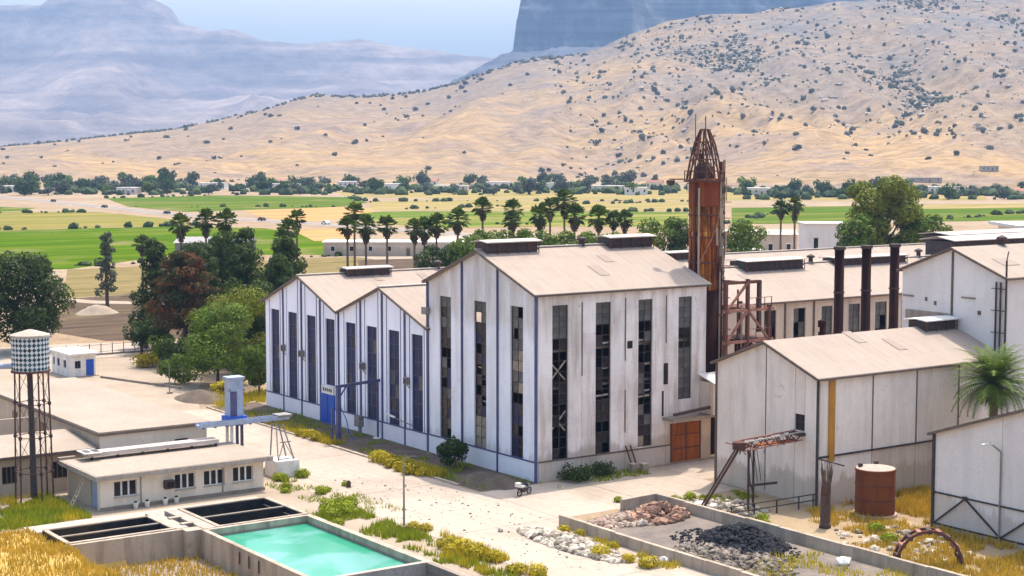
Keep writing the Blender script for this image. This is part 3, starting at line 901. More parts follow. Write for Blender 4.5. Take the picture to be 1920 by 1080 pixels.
# what shows through the broken glass: floors, a back screen and cross braces
for z in (4.6, 8.0, 11.4):
    MB().box(.9, 19.6, .9, 17.8, z, z+.22).build('floor_slab', M['concrete_dark'], main)
for a, b_ in MWy[:1]:
    for z in (5.2, 9.8, 13.7):
        MB().beam((a, .42, z-.9), (b_, .42, z+.9), .12).beam((b_, .5, z-.9), (a, .5, z+.9), .12).build('cross_brace', M['stone_pale'], main)
for (a, b_) in MWy[1:3]:
    for z in (3.4, 6.6, 7.1, 9.6, 11.9): MB().beam((a, .5, z), (b_, .45, z+.08), .16).build('tie_rail', M['stone_pale'], main)
for (a, b_) in MWx[:2]:
    for z in (3.2, 5.0, 6.1, 9.2): MB().beam((.5, a, z), (.5, b_, z+.1), .14).build('tie_rail', M['stone_pale'], main)
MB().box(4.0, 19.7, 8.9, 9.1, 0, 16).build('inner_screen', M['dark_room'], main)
slope(main, -.4, 20.3, -.4, 16.72, 9.0, 20.22, M['roof_x'], trim=M['trim_brown'])
slope(main, -.4, 20.3, 18.4, 16.72, 9.0, 20.22, M['roof_x'], trim=M['trim_brown'])
MB().beam((-.4,9,20.40),(20.3,9,20.40),.5,.1).build('ridge_cap', M['roof_cap'], main)
MB().prism([(0.3,16.7),(9,20.1),(17.7,16.7)], fx_(19.75), 0, .25).build('gable_wall', M['main_side'], main)
monitor(main, -.1, 6.2, 9.0, 20.2, .95, 1.35)
monitor(main, 14.3, 20.2, 9.0, 20.2, .95, 1.35)
MB().lathe((11.9,9.0,20.0), [(.3,0),(.3,.8),(.5,.85),(.45,1.05),(.1,1.2)], 12).build('vent_pipe', M['steel_dark'], main)
MB().box(-.5, -.1, 17.6, 18.5, 13.6, 14.3).build('wall_fan', M['steel_grey'], main)
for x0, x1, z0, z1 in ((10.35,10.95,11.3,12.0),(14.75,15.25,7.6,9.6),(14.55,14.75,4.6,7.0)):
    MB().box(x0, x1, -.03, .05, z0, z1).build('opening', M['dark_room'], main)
for x0, z0, z1 in ((5.1,9.2,15.9),(10.1,10.2,16.0),(15.0,11.5,16.0),(10.12,3.5,7.5)):
    MB().box(x0-.05, x0+.05, -.05, .02, z0, z1).build('downpipe', M['trim_brown'], main)
# gate, canopy over it, lean-to box
gt = MB().box(15.6, 19.3, -.12, .02, .1, 3.75).build('gate', M['gate_rust'], main)
for x in (15.6, 17.42, 19.18): MB().box(x, x+.12, -.17, -.121, .1, 3.75).build('gate_stile', M['steel_rust'], gt)
for z in (1.3, 2.6): MB().box(15.72, 19.18, -.16, -.121, z, z+.1).build('gate_rail', M['steel_rust'], gt)
MB().box(19.4, 20.6, -.1, .0, .0, 4.0).build('gate_pier', M['rear_wall'], main)
MB().box(14.6, 20.9, -1.6, .0, 4.25, 4.5).build('canopy', M['concrete_dark'], main)
MB().beam((14.8,-1.5,4.9),(20.2,-1.5,5.3),.3,.25).build('duct', M['steel_dark'], main)
MB().box(19.2, 21.6, -2.0, -.05, 4.55, 7.6).build('lean_to', M['rear_wall'], main)
MB().prism([(-2.4,7.5),(.0,8.2),(.0,8.3),(-2.4,7.6)], lambda u, z, d: (d, u, z), 19.0, 21.9).build('lean_to_roof', M['white_paint'], main)
# rails and props leaning on the side wall
for dx in (0, .55):
    MB().beam((10.4+dx,-1.0,0),(10.1+dx,-.15,2.3),.1).build('leaning_prop', M['steel_rust'], main)

# ================================================================== 3. shed beside the gate
shed = thing('storage_shed', 'cream gabled shed with a small dark window and a yellow pipe down its corner', 'shed', (25, -15, 0))
gs = gable(-21.25, -15.0, -8.8, 10.75, 13.1)
SX = 13.46
facade(shed, fx_(SX), -21.25, -8.8, gs, [(-19.75,-18.6,6.1,7.5)], 0, M['shed_white'], [-15.1], [-15.0], split=True, gap=.05)
window(shed, fx_(SX), -19.75, -18.6, 6.1, 7.5, 2, 2, M['steel_dark'], lambda i, j: M['glass_dark'])
MB().box(SX-.5, SX, -19.9, -18.4, 5.75, 6.0).build('window_ledge', M['steel_dark'], shed)
facade(shed, fy_(-21.25), SX+.25, 37, lambda u: 10.75, [], 4.15, M['shed_white'], [20.0, 25.5, 31.0], gap=.07)
for a, b_ in ((SX+.25,20),(20,25.5),(25.5,31),(31,37)):
    MB().box(a+.03, b_-.03, -21.22, -21.0, -.1, 4.05).build('base_panel', M['rear_wall'] if a > 19 else M['shed_white'], shed)
MB().beam((SX,-21.32,4.1),(37,-21.32,4.1),.14,.14).build('ground_rail', M['trim_dark'], shed)
for x in (20.0, 25.5, 31.0): MB().box(x-.04, x+.04, -21.32, -21.2, 4.0, 10.6).build('seam_strip', M['trim_brown'], shed)
MB().box(SX-.07, SX+.1, -21.33, -21.16, 0, 10.7).build('corner_post', M['trim_dark'], shed)
MB().box(SX-.08, SX+.1, -8.92, -8.7, 0, 10.7).build('corner_post', M['trim_brown'], shed)
MB().box(SX-.04, SX, -15.14, -15.07, .4, 12.9).build('seam_strip', M['trim_brown'], shed)
MB().box(14.7, 15.35, -21.42, -21.26, 3.6, 10.6).build('yellow_pipe', M['yellow_pipe'], shed)
MB().box(SX+.2, 37, -9.05, -8.8, 0, 10.75).build('rear_wall', M['shed_white'], shed)
slope(shed, SX-.35, 37, -21.65, 10.66, -15, 13.18, M['roof_x'], trim=M['trim_brown'])
slope(shed, SX-.35, 37, -8.4, 10.66, -15, 13.18, M['roof_x'], trim=M['trim_brown'])
monitor(shed, 32.2, 36.9, -15, 13.2, .8, 1.4, cap=M['white_paint'])
sv = MB().lathe((21.6,-13.6,12.3), [(.32,0),(.32,1.1),(.2,1.12),(.2,1.5),(.36,1.55),(.36,2.1),(.1,2.2)], 14).build('roof_stack', M['stack_brown'], shed)

# ================================================================== 4. tall white block behind the shed
blk = thing('process_block', 'tall grey white gabled block with dark vertical pipes at its corner', 'factory', (52, -15, 0))
gb_ = gable(-21.3, -15.2, -9.05, 18.0, 20.3)
facade(blk, fx_(37.05), -21.3, -9.05, gb_, [], 0, M['grey_white'], [-15.2], [-15.2], gap=.07)
facade(blk, fy_(-21.3), 37.3, 66, lambda u: 18.0, [], 0, M['grey_white'], [46, 55], gap=.06)
MB().box(37.2, 66, -9.3, -9.05, 0, 18.0).build('rear_wall', M['grey_white'], blk)
MB().box(65.8, 66, -21.2, -9.3, 0, 18).build('end_wall', M['grey_white'], blk)
slope(blk, 36.75, 66, -21.7, 17.9, -15.2, 20.38, M['roof_x'], trim=M['trim_brown'])
slope(blk, 36.75, 66, -8.65, 17.9, -15.2, 20.38, M['roof_x'], trim=M['trim_brown'])
MB().box(36.96, 37.06, -15.3, -15.1, 13, 20.1).build('downpipe', M['trim_brown'], blk)
for y_ in (-20.4, -20.9, -21.5):
    MB().tube((36.85,y_,9.5),(36.85,y_,17.6 if y_ > -21.4 else 19.6),.09,.09,8).build('vertical_pipe', M['steel_dark'], blk)
MB().beam((36.85,-21.5,19.6),(36.2,-22.2,20.5),.1).build('pipe_hook', M['steel_grey'], blk)
for z in (11, 13, 15, 17): MB().beam((36.8,-19.9,z),(36.8,-21.6,z),.07).build('pipe_clamp', M['steel_dark'], blk)
for y_, z, w_ in ((-18.4,14.6,.35),(-13.2,15.1,.25),(-12.1,15.4,.22),(-17.1,15.9,1.6),(-9.9,15.6,1.3)):
    MB().box(36.98, 37.06, y_-w_/2, y_+w_/2, z-.1 if w_ > 1 else z-.18, z+.06 if w_ > 1 else z+.18).build('wall_patch', M['trim_brown'] if w_ < 1 else M['concrete_dark'], blk)
MB().box(36.99, 37.06, -14.9, -9.6, 13.25, 14.25).build('wall_patch', M['concrete'], blk)

# ================================================================== 5. front right shed
fs = thing('corner_shed', 'pale grey gabled shed with dark cross bracing low on its wall', 'shed', (24, -42, 0))
gf = gable(-52.5, -42.1, -31.7, 7.45, 10.95)
facade(fs, fx_(15.73), -52.5, -31.7, gf, [], 0, M['grey_white'], [-38.2, -45], [-42.1], gap=.04)
MB().box(15.98, 46, -31.95, -31.7, 0, 7.4).build('side_wall', M['grey_white'], fs)
MB().box(15.98, 46, -52.5, -52.25, 0, 7.4).build('side_wall', M['grey_white'], fs)
slope(fs, 15.4, 46, -31.3, 7.36, -42.1, 11.05, M['roof_x'], trim=M['trim_brown'])
slope(fs, 15.4, 46, -52.9, 7.36, -42.1, 11.05, M['roof_x'], trim=M['trim_brown'])
MB().box(15.58, 15.8, -31.82, -31.6, 0, 7.4).build('corner_post', M['trim_dark'], fs)
for z in (2.84, .36): MB().beam((15.66,-31.8,z),(15.66,-52,z),.1,.12).build('brace_rail', M['trim_dark'], fs)
for a, c in ((-31.9,-34.9),(-38.3,-34.9),(-38.3,-41.6),(-45.0,-41.6),(-45,-48.3)):
    MB().beam((15.62,a,.4),(15.62,c,2.8),.1,.12).build('diagonal_brace', M['trim_dark'], fs)
for y_ in (-34.9, -41.6):
    MB().lathe((15.6,y_,2.7), [(.2,0),(.2,.28)], 10).build('brace_joint', M['trim_dark'], fs)
MB().tube((15.6,-38.2,.1),(15.6,-38.2,7.0),.06).build('conduit', M['steel_grey'], fs)
fl = MB().tube((15.6,-38.2,7.0),(14.9,-37.7,7.7),.06).build('lamp_bracket', M['steel_grey'], fs)
MB().beam((15.1,-37.8,7.62),(14.45,-37.35,7.5),.35,.14).build('lamp_head', M['white_paint'], fl)

# odd replaced or stained sheets on the roofs
def patches(root, spots, ya, za, yb, zb, q):
    for x, f, w_, l_ in spots:
        d = Vector((0, yb-ya, zb-za)); L = d.length; d /= L
        p = Vector((x, ya, za)) + d*(f*L); nrm = Vector((1,0,0)).cross(d); nrm *= -1 if nrm.z < 0 else 1
        o = p + nrm*.15
        a = o; b_ = o+Vector((w_,0,0)); c = b_+d*l_; e = a+d*l_
        m_ = MB(); k = nrm*.025
        m_.v = [tuple(v) for v in (a, b_, c, e, a+k, b_+k, c+k, e+k)]
        m_.f = [(0,3,2,1),(4,5,6,7),(0,1,5,4),(1,2,6,5),(2,3,7,6),(3,0,4,7)]
        m_.build('roof_patch', M['roof_old'], root)
roofmat('roof_old', (.39,.305,.245), (.35,.27,.215), 'x')
q = random.Random(19)
def spots(x0, x1, n): return [(q.uniform(x0, x1), q.uniform(.03, .75), q.choice([1.1,2.2,1.1]), q.choice([1.6,2.2])) for _ in range(n)]
patches(main, spots(1, 17, 2), -.4, 16.72, 9.0, 20.22, q)
patches(shed, spots(15, 34, 2), -21.65, 10.66, -15, 13.18, q)
patches(hall, spots(26, 80, 4), 17.75, 12.12, 27.0, 15.47, q)
patches(hall, spots(1, 18, 2), 36.0, 12.22, 44.75, 15.52, q)
patches(blk, spots(39, 60, 3), -21.7, 17.9, -15.2, 20.38, q)
for x in (44, 52, 60): MB().lathe((x,-15.2,20.1), [(.3,0),(.3,.8),(.55,.85),(.5,1.1),(.1,1.3)], 12).build('vent_pipe', M['steel_dark'], blk)
# ------------------------------------------------------------------ tower, stacks, yard gear
R = random.Random(21)
TX, TY = 22.05, 2.8
tw = thing('rusty_tower', 'tall rust streaked cylindrical tower with a latticed cage on top', 'tower', (TX, TY, 0))
MB().lathe((TX,TY,0), [(1.5,16.0),(1.46,16.2),(1.46,21.2),(1.52,21.3),(1.52,21.6),(1.46,21.7),(1.46,24.2)], 28).build('shell', M['tower_rust'], tw, True)
MB().lathe((TX,TY,0), [(1.5,0),(1.5,15.99)], 28).build('lower_shell', M['stack_brown'], tw, True)
MB().lathe((TX,TY,0), [(1.5,24.1),(1.5,26.6),(1.2,26.8)], 28).build('upper_band', M['rust_shell'], tw)
MB().lathe((TX,TY,0), [(.9,26.6),(.95,27.3),(.85,27.9),(.5,28.3),(.3,28.35)], 20).build('top_vessel', M['steel_dark'], tw)
for z in (18.6, 21.0, 23.2):
    MB().lathe((TX,TY,0), [(1.5,z),(1.54,z+.02),(1.54,z+.14),(1.5,z+.16)], 28, cap=False).build('hoop', M['steel_rust'], tw)
# spiral pipe
pts = []
for i in range(34):
    a = -2.6 + i*.085; z = 18.5 + i*.26
    pts.append((TX+1.52*math.cos(a), TY+1.52*math.sin(a), z))
MB().path(pts, [.07]*len(pts), 6).build('spiral_pipe', M['rust_pink'], tw)
# vertical pipes beside the shell
for a, r_, z1 in ((-2.9,.14,27.4),(-2.6,.1,25.9),(-.62,.16,28.4),(-.35,.1,26.8),(-.95,.09,27.2)):
    x, y_ = TX+1.62*math.cos(a), TY+1.62*math.sin(a)
    MB().tube((x,y_,8.0),(x,y_,z1),r_,r_,8).build('riser_pipe', M['steel_rust'] if r_ > .12 else M['concrete'], tw)
# cage
n = 8
ring_r = [(1.75,26.6),(1.38,28.6),(.95,30.3),(.42,31.5)]
for i in range(n):
    a = 2*math.pi*i/n+.2
    P = [(TX+r_*math.cos(a), TY+r_*math.sin(a), z) for r_, z in ring_r]
    MB().path(P, [.085]*4, 6).build('cage_rib', M['steel_rust'], tw)
for (r_, z) in ring_r:
    P = [(TX+r_*math.cos(2*math.pi*i/16), TY+r_*math.sin(2*math.pi*i/16), z) for i in range(17)]
    MB().path(P, [.065]*17, 5).build('cage_ring', M['steel_rust'], tw)
for i in range(0, n):
    a = 2*math.pi*i/n+.2; a2 = 2*math.pi*(i+1)/n+.2
    MB().beam((TX+1.75*math.cos(a),TY+1.75*math.sin(a),26.6),(TX+1.38*math.cos(a2),TY+1.38*math.sin(a2),28.6),.06).build('cage_brace', M['steel_rust'], tw)
    MB().beam((TX+1.38*math.cos(a),TY+1.38*math.sin(a),28.6),(TX+.95*math.cos(a2),TY+.95*math.sin(a2),30.3),.05).build('cage_brace', M['steel_rust'], tw)
MB().tube((TX-.75,TY+.5,26.9),(TX-.75,TY+.5,33.0),.04).build('antenna', M['steel_dark'], tw)
MB().tube((TX+.1,TY,29),(TX+.1,TY,32.8),.05).build('antenna', M['steel_dark'], tw)
MB().beam((TX-1.5,TY+1.2,26.7),(TX-2.7,TY+2.0,26.7),.12).build('side_arm', M['steel_rust'], tw)
MB().lathe((TX-2.6,TY+1.95,26.1), [(.15,0),(.45,.25),(.4,.5),(.1,.6)], 12).build('side_lamp', M['steel_dark'], tw)
for k in range(26):                                     # loose rods, brackets and bent pipes left in the cage
    a = R.uniform(0, 6.28); r0 = R.uniform(.3, 1.6); a1 = a+R.uniform(-.9,.9)
    z0_ = R.uniform(26.7, 29.2); z1_ = z0_+R.uniform(.8, 2.6); r1_ = max(.25, r0*(1-.18*(z1_-26.7)))
    MB().tube((TX+r0*math.cos(a),TY+r0*math.sin(a),z0_),(TX+r1_*math.cos(a1)*.9,TY+r1_*math.sin(a1)*.9,z1_),R.uniform(.03,.08),None,5).build('loose_rod', R.choice([M['steel_rust'], M['steel_dark'], M['rust_pink']]), tw)
for k in range(34):                                     # clutter of pipework on the flank towards the staging
    a = R.uniform(-1.5, .3); r0 = R.uniform(1.55, 2.2); z0_ = R.uniform(13, 25); z1_ = z0_+R.choice([R.uniform(.6,2.4), R.uniform(.0,.2)])
    a1 = a+R.uniform(-.35,.35) if z1_-z0_ < .3 else a+R.uniform(-.08,.08)
    MB().tube((TX+r0*math.cos(a),TY+r0*math.sin(a),z0_),(TX+r0*math.cos(a1),TY+r0*math.sin(a1),z1_+.05),R.uniform(.04,.11),None,6).build('flank_pipe', R.choice([M['steel_rust'], M['steel_rust'], M['steel_dark'], M['concrete']]), tw)
# platform ring
MB().lathe((TX,TY,0), [(1.35,26.45),(2.0,26.45),(2.0,26.58),(1.35,26.58)], 20, cap=False).build('platform', M['steel_rust'], tw)
for i in range(14):
    a = 2*math.pi*i/14
    MB().beam((TX+1.95*math.cos(a),TY+1.95*math.sin(a),26.5),(TX+1.95*math.cos(a),TY+1.95*math.sin(a),27.5),.05).build('baluster', M['steel_rust'], tw)
P = [(TX+1.95*math.cos(2*math.pi*i/20), TY+1.95*math.sin(2*math.pi*i/20), 27.5) for i in range(21)]
MB().path(P, [.04]*21, 5).build('handrail', M['steel_rust'], tw)
# ladder up the right flank
lx, ly = TX+1.5, TY-1.2
ld = MB().beam((lx-.2,ly-.1,6),(lx-.2,ly-.1,28.6),.07).beam((lx+.2,ly+.15,6),(lx+.2,ly+.15,28.6),.07)
for k in range(60): ld.beam((lx-.2,ly-.1,6.3+k*.37),(lx+.2,ly+.15,6.3+k*.37),.04)
ld.build('ladder', M['steel_rust'], tw)
for k in range(12):
    z = 9+k*1.55
    P = [(lx+.55*math.cos(t)+.15, ly+.55*math.sin(t)-.15, z) for t in [(-2.6+i*.5) for i in range(9)]]
    MB().path(P, [.03]*9, 4).build('ladder_hoop', M['rust_pink'], tw)

sf = thing('steel_staging', 'rusty steel staging with platforms and diagonals beside the tower', 'scaffold', (25, .5, 0))
cx = (21.2, 24.0, 26.8); cy = (-1.4, 2.6)
for x in cx:
    for y_ in cy:
        if x < 22 and y_ > 0: continue
        h = 17.2 if x < 26 else 14.6
        MB().beam((x,y_,0),(x,y_,h),.3,.3).build('column', M['steel_rust'], sf)
for z in (5.0, 8.2, 11.2, 14.2, 16.9):
    x1 = 26.8 if z < 16 else 24.0
    MB().beam((20.9,-1.4,z),(x1+.6,-1.4,z),.22,.28).build('beam', M['rust_pink'] if z in (11.2,14.2) else M['steel_rust'], sf)
    MB().beam((23.9,2.6,z),(x1+.3,2.6,z),.2,.28).build('beam', M['steel_rust'], sf)
    for x in cx:
        if x > x1: continue
        if x > 23: MB().beam((x,-1.4,z-.1),(x,2.6,z-.1),.18,.22).build('cross_beam', M['steel_rust'], sf)
for (xa, za, xb, zb) in ((21.2,14.2,24.0,16.9),(21.2,11.2,24.0,14.2),(24.0,8.2,26.8,11.2),(21.2,8.2,24,11.2),(24.0,14.2,26.8,11.2),(21.2,5.0,24.0,8.2)):
    MB().beam((xa,-1.45,za),(xb,-1.45,zb),.2,.2).build('diagonal', M['rust_pink'] if za > 10 else M['steel_rust'], sf)
MB().beam((24.0,-1.3,16.9),(25.6,-1.3,16.9),.3,.3).build('outrigger', M['steel_rust'], sf)
MB().beam((25.6,-1.3,17.0),(25.6,-1.3,12.0),.34,.34).build('hanging_leg', M['steel_dark'], sf)
for z in (11.3, 14.3):
    MB().box(23.8, 27.2, -1.3, 2.5, z, z+.08).build('deck', M['steel_rust'], sf)
    for x in (24, 25.1, 26.2, 27.1): MB().beam((x,-1.45,z),(x,-1.45,z+1.05),.06).build('guard_post', M['steel_rust'], sf)
    MB().beam((23.9,-1.45,z+1.05),(27.2,-1.45,z+1.05),.06).build('guard_rail', M['rust_pink'], sf)
MB().tube((25.4,.8,3),(25.4,.8,11.2),.75,.75,16).build('drum', M['stack_brown'], sf)
st = MB()
for k in range(14):
    st.box(24.1+k*.17, 24.35+k*.17, -.6, .2, 8.4+k*.2, 8.46+k*.2)
st.beam((24.1,-.65,8.3),(26.5,-.65,11.2),.06,.2).beam((24.1,.25,8.3),(26.5,.25,11.2),.06,.2)
st.build('stair', M['steel_rust'], sf)
for dx in (.0, .5, 1.1):
    MB().tube((23.2+dx,-.9,6),(23.2+dx,-.9,16.2-dx*3),.1,.1,7).build('riser_pipe', M['concrete'] if dx == .5 else M['steel_rust'], sf)

for i, (x, lab) in enumerate(((46.2,'dark brown smokestack nearest the rusty tower, first of three'),(50.4,'dark brown smokestack in the middle of the row of three'),(54.9,'dark brown smokestack beside the grey white block, last of three'))):
    s_ = lthing('smokestack', lab, 'chimney', (x, 8.0, 0), group='three brown smokestacks')
    MB().lathe((0,0,0), [(.62,0),(.6,2),(.54,2.1),(.52,19.0)], 18).build('flue', M['stack_brown'], s_, True)
    MB().lathe((0,0,0), [(.66,18.7),(.66,19.05),(.5,19.06)], 18).build('rim', M['steel_dark'], s_)
    for z in (5, 9.5, 14): MB().lathe((0,0,0), [(.56,z),(.61,z+.02),(.61,z+.16),(.56,z+.18)], 18, cap=False).build('flange', M['steel_dark'], s_)
    MB().lathe((0,0,0), [(1.0,0),(1.0,.5),(.9,.55)], 12).build('footing', M['concrete'], s_)

# conveyor out of the shed window
cv = thing('loading_conveyor', 'rusty lattice conveyor arm reaching out from the shed window to the ground', 'conveyor', (9, -18.5, 0))
A = Vector((13.3,-19.25,5.75)); B_ = Vector((6.7,-19.2,5.5))
for dy in (-.45, .45):
    MB().beam(A+Vector((0,dy,.35)), B_+Vector((0,dy,.35)), .1).build('top_chord', M['stone_pale'] if dy < 0 else M['rust_pink'], cv)
    MB().beam(A+Vector((0,dy,-.35)), B_+Vector((0,dy,-.35)), .1).build('bottom_chord', M['rust_pink'], cv)
    for k in range(9):
        p = A.lerp(B_, k/9); q = A.lerp(B_, (k+1)/9)
        MB().beam(p+Vector((0,dy,-.35 if k % 2 else .35)), q+Vector((0,dy,.35 if k % 2 else -.35)), .07).build('lattice_bar', M['steel_rust'], cv)
MB().box(8.6, 12.9, -19.6, -18.9, 5.35, 5.45).build('belt', M['gate_rust'], cv)
C2 = Vector((4.4,-17.3,.3))
MB().beam(B_, C2, .34, .1).build('chute', M['deadwood'], cv)
for dy in (-.2, .2): MB().beam(B_+Vector((0,dy,.1)), C2+Vector((0,dy,.1)), .05, .14).build('chute_side', M['steel_rust'], cv)
MB().lathe((6.6,-19.2,5.15), [(.2,0),(.55,.1),(.55,.7),(.2,.8)], 14).build('head_pulley', M['steel_rust'], cv)
for k in range(22):
    p = A.lerp(B_, R.uniform(.2,1.05)); e = p+Vector((R.uniform(-.9,.9), R.uniform(-.5,.5), R.uniform(-1.1,.5)))
    MB().beam(p+Vector((0,R.uniform(-.4,.4),R.uniform(-.3,.3))), e, R.uniform(.03,.09)).build('bent_bar', R.choice([M['steel_rust'], M['rust_pink'], M['steel_dark']]), cv)
MB().beam((7.2,-19.0,5.4),(6.0,-18.2,5.7),.08).build('tension_rod', M['rust_pink'], cv)
for x, y_ in ((7.4,-19.5),(8.6,-18.8)):
    MB().beam((x,y_,0),(x,y_,5.2),.14).build('leg', M['steel_dark'], cv)
MB().beam((7.4,-19.5,3.0),(8.6,-18.8,1.2),.08).build('leg_brace', M['steel_dark'], cv)
MB().beam((7.3,-19.5,2.2),(10.8,-19.3,2.0),.12,.2).build('tie_beam', M['steel_dark'], cv)
for k in range(4): MB().tube((7.5+.35*k,-19.2,5.2),(7.9+.4*k,-19.2,2.3),.03).build('hanging_cable', M['steel_dark'], cv)

hr = thing('handrail_fence', 'dark pipe handrail along the foot of the cream shed', 'railing', (9, -20, 0))
for x in (4.2, 6.6, 9.0, 11.4, 13.0):
    MB().beam((x,-21.0-.35*(x-4.2)/9,0),(x,-21.0-.35*(x-4.2)/9,1.15),.09).build('post', M['trim_dark'], hr)
for z in (1.1, .6): MB().beam((4.0,-21.0,z),(13.2,-21.35,z),.08).build('rail', M['trim_dark'], hr)

tk = thing('rusty_tank', 'squat rusty orange tank with a pale lid beside the shed wall', 'tank', (15.0, -26.3, 0))
MB().lathe((15,-26.3,0), [(1.6,.25),(1.6,3.75),(1.66,3.76),(1.66,3.9),(1.6,3.92)], 32).build('shell', M['tank_rust'], tk, False)
MB().lathe((15,-26.3,0), [(1.58,3.93),(.9,4.05),(.1,4.1)], 32).build('lid', M['stone_pale'], tk)
MB().lathe((15,-26.3,0), [(1.8,0),(1.8,.24)], 20).build('plinth', M['concrete'], tk)
for a in (.7, 2.4): MB().lathe((15+1.2*math.cos(a),-26.3+1.2*math.sin(a),4.0), [(.2,0),(.2,.25)], 10).build('hatch', M['steel_dark'], tk)
for z in (1.4, 2.6): MB().lathe((15,-26.3,0), [(1.605,z),(1.64,z+.02),(1.64,z+.1),(1.605,z+.12)], 32, cap=False).build('hoop', M['steel_rust'], tk)
MB().beam((13.2,-24.6,4.0),(12.6,-22.0,4.3),.1).build('feed_pipe', M['trim_dark'], tk)

sp = thing('dead_palm_trunk', 'tall dead palm stump with a splintered pale top', 'tree stump', (8.5, -27.1, 0))
MB().path([(8.5,-27.1,0),(8.52,-27.1,.5),(8.62,-27.0,2.6),(8.85,-26.9,4.5)], [.50,.42,.40,.36], 12).build('trunk', M['deadwood'], sp, True)
for k in range(16):
    a = k*.75; x, y_ = 8.82+.26*math.cos(a), -26.95+.26*math.sin(a)
    MB().tube((x,y_,3.2+R.uniform(-.4,.4)),(x+.25*math.cos(a),y_+.25*math.sin(a),4.5+R.uniform(.1,.9)),.1,.02,5).build('splinter', R.choice([M['palm_bark'], M['bark'], M['stone_pale']]), sp)

rg = thing('rusty_half_ring', 'big rusty half ring of a gear standing in yellow grass', 'machine part', (5.7, -39.9, 0))
ca, sa = RGT
for dd_, r_ in ((-.45,2.35),(.45,2.35)):
    P = []
    for i in range(19):
        a = math.pi*i/18
        P.append((5.7+ca*r_*math.cos(a)+FWD[0]*dd_, -39.9+sa*r_*math.cos(a)+FWD[1]*dd_, .1+r_*1.1*math.sin(a)))
    b = MB()
    for p, q in zip(P, P[1:]): b.beam(p, q, .16, .2)
    b.build('rim', M['steel_rust'], rg)
for i in range(1, 10):
    a = math.pi*i/10
    p = Vector((5.7+ca*2.3*math.cos(a), -39.9+sa*2.3*math.cos(a), .1+2.55*math.sin(a)))
    v = Vector((FWD[0], FWD[1], 0))
    MB().beam(p-v*.5, p+v*.5, .32, .3).build('tooth_block', M['steel_dark'] if i % 2 else M['rust_pink'], rg)

# ------------------------------------------------------------------ storage pens with coal, bricks, rubble
def wall_thing(name, label, segs, h, t=.36, mat=None):
    xs = [p[0] for s_ in segs for p in s_]; ys = [p[1] for s_ in segs for p in s_]
    o = thing(name, label, 'wall', (sum(xs)/len(xs), sum(ys)/len(ys), 0))
    for (x0,y0),(x1,y1) in segs:
        L = math.hypot(x1-x0, y1-y0); n = max(1, round(L/3.6))
        for i in range(n):
            a = Vector((x0+(x1-x0)*i/n, y0+(y1-y0)*i/n, 0)); c = Vector((x0+(x1-x0)*(i+1)/n, y0+(y1-y0)*(i+1)/n, 0))
            d = (c-a).normalized()*.012
            hh = h+R.uniform(-.05,.05)
            MB().beam(a+d+Vector((0,0,hh/2-.05)), c-d+Vector((0,0,hh/2-.05)), t, hh+.1).build('wall_section', mat or M['concrete'], o)
    return o
wall_thing('pen_wall', 'long low concrete wall running past the white rubble', [((-8.2,-14.7),(-8.2,-46))], .9)
wall_thing('pen_wall', 'low concrete wall behind the heap of bricks, turning past the coal', [((-.9,-13.3),(2.85,-13.0)),((3.05,-13.0),(3.05,-46))], .95)
def heap(name, label, cat, cx_, cy_, rx, ry, h, n, r0, r1, mat, ang=0, kind=None, seed=1, floor=True):
    q = random.Random(seed); b = MB()
    for i in range(n):
        rr = math.sqrt(q.random()); a = q.uniform(0, 6.283)
        x = rr*math.cos(a); y_ = rr*math.sin(a)
        z = h*max(0, 1-rr**1.4)*q.uniform(.75, 1.05)
        px = cx_+rx*x*math.cos(ang)-ry*y_*math.sin(ang); py = cy_+rx*x*math.sin(ang)+ry*y_*math.cos(ang)
        b.rock((px, py, z+.03), r0+(r1-r0)*q.random()**2.5, q)
    o = b.build(name, mat, fix=False)
    tag(o, label, cat, kind=kind)
    return o
heap('coal_heap', 'black heap of coal lumps inside the pen', 'coal', -.3, -27.3, 2.6, 3.9, 1.4, 1200, .16, .42, M['coal'], kind='stuff', seed=5)
heap('rubble_heap', 'pale broken rubble strewn on the yard beside the pen wall', 'rubble', -11.3, -20.2, 1.5, 6.4, .5, 1700, .07, .5, M['rubble_mixed'], kind='stuff', seed=6)
heap('rubble_heap', 'grey debris scattered at the mouth of the pen', 'rubble', -4.6, -31, 3.2, 6.0, .3, 700, .06, .4, M['rubble_grey'], kind='stuff', seed=8)
heap('rubble_heap', 'pinkish stone debris round the brick heap', 'rubble', -2.2, -16.6, 4.6, 2.2, .4, 700, .08, .42, M['rubble_pink'], kind='stuff', seed=9)
heap('rubble_heap', 'dark clinker and grit spread round the coal heap', 'rubble', -1.4, -27.5, 3.6, 6.0, .1, 800, .05, .3, M['coal'], kind='stuff', seed=15)
heap('rubble_heap', 'small stones strewn over the pale yard', 'rubble', -12.5, -8, 6.0, 20, .02, 260, .04, .16, M['rubble_mixed'], kind='stuff', seed=16)
heap('rubble_heap', 'debris on the verge between pen wall and shed', 'rubble', 6.8, -17.5, 2.8, 4.2, .2, 260, .06, .45, M['rubble_mixed'], kind='stuff', seed=12)
heap('rubble_heap', 'debris in the dry grass by the corner shed', 'rubble', 9.5, -34, 4.5, 6, .2, 200, .06, .5, M['rubble_mixed'], kind='stuff', seed=13)
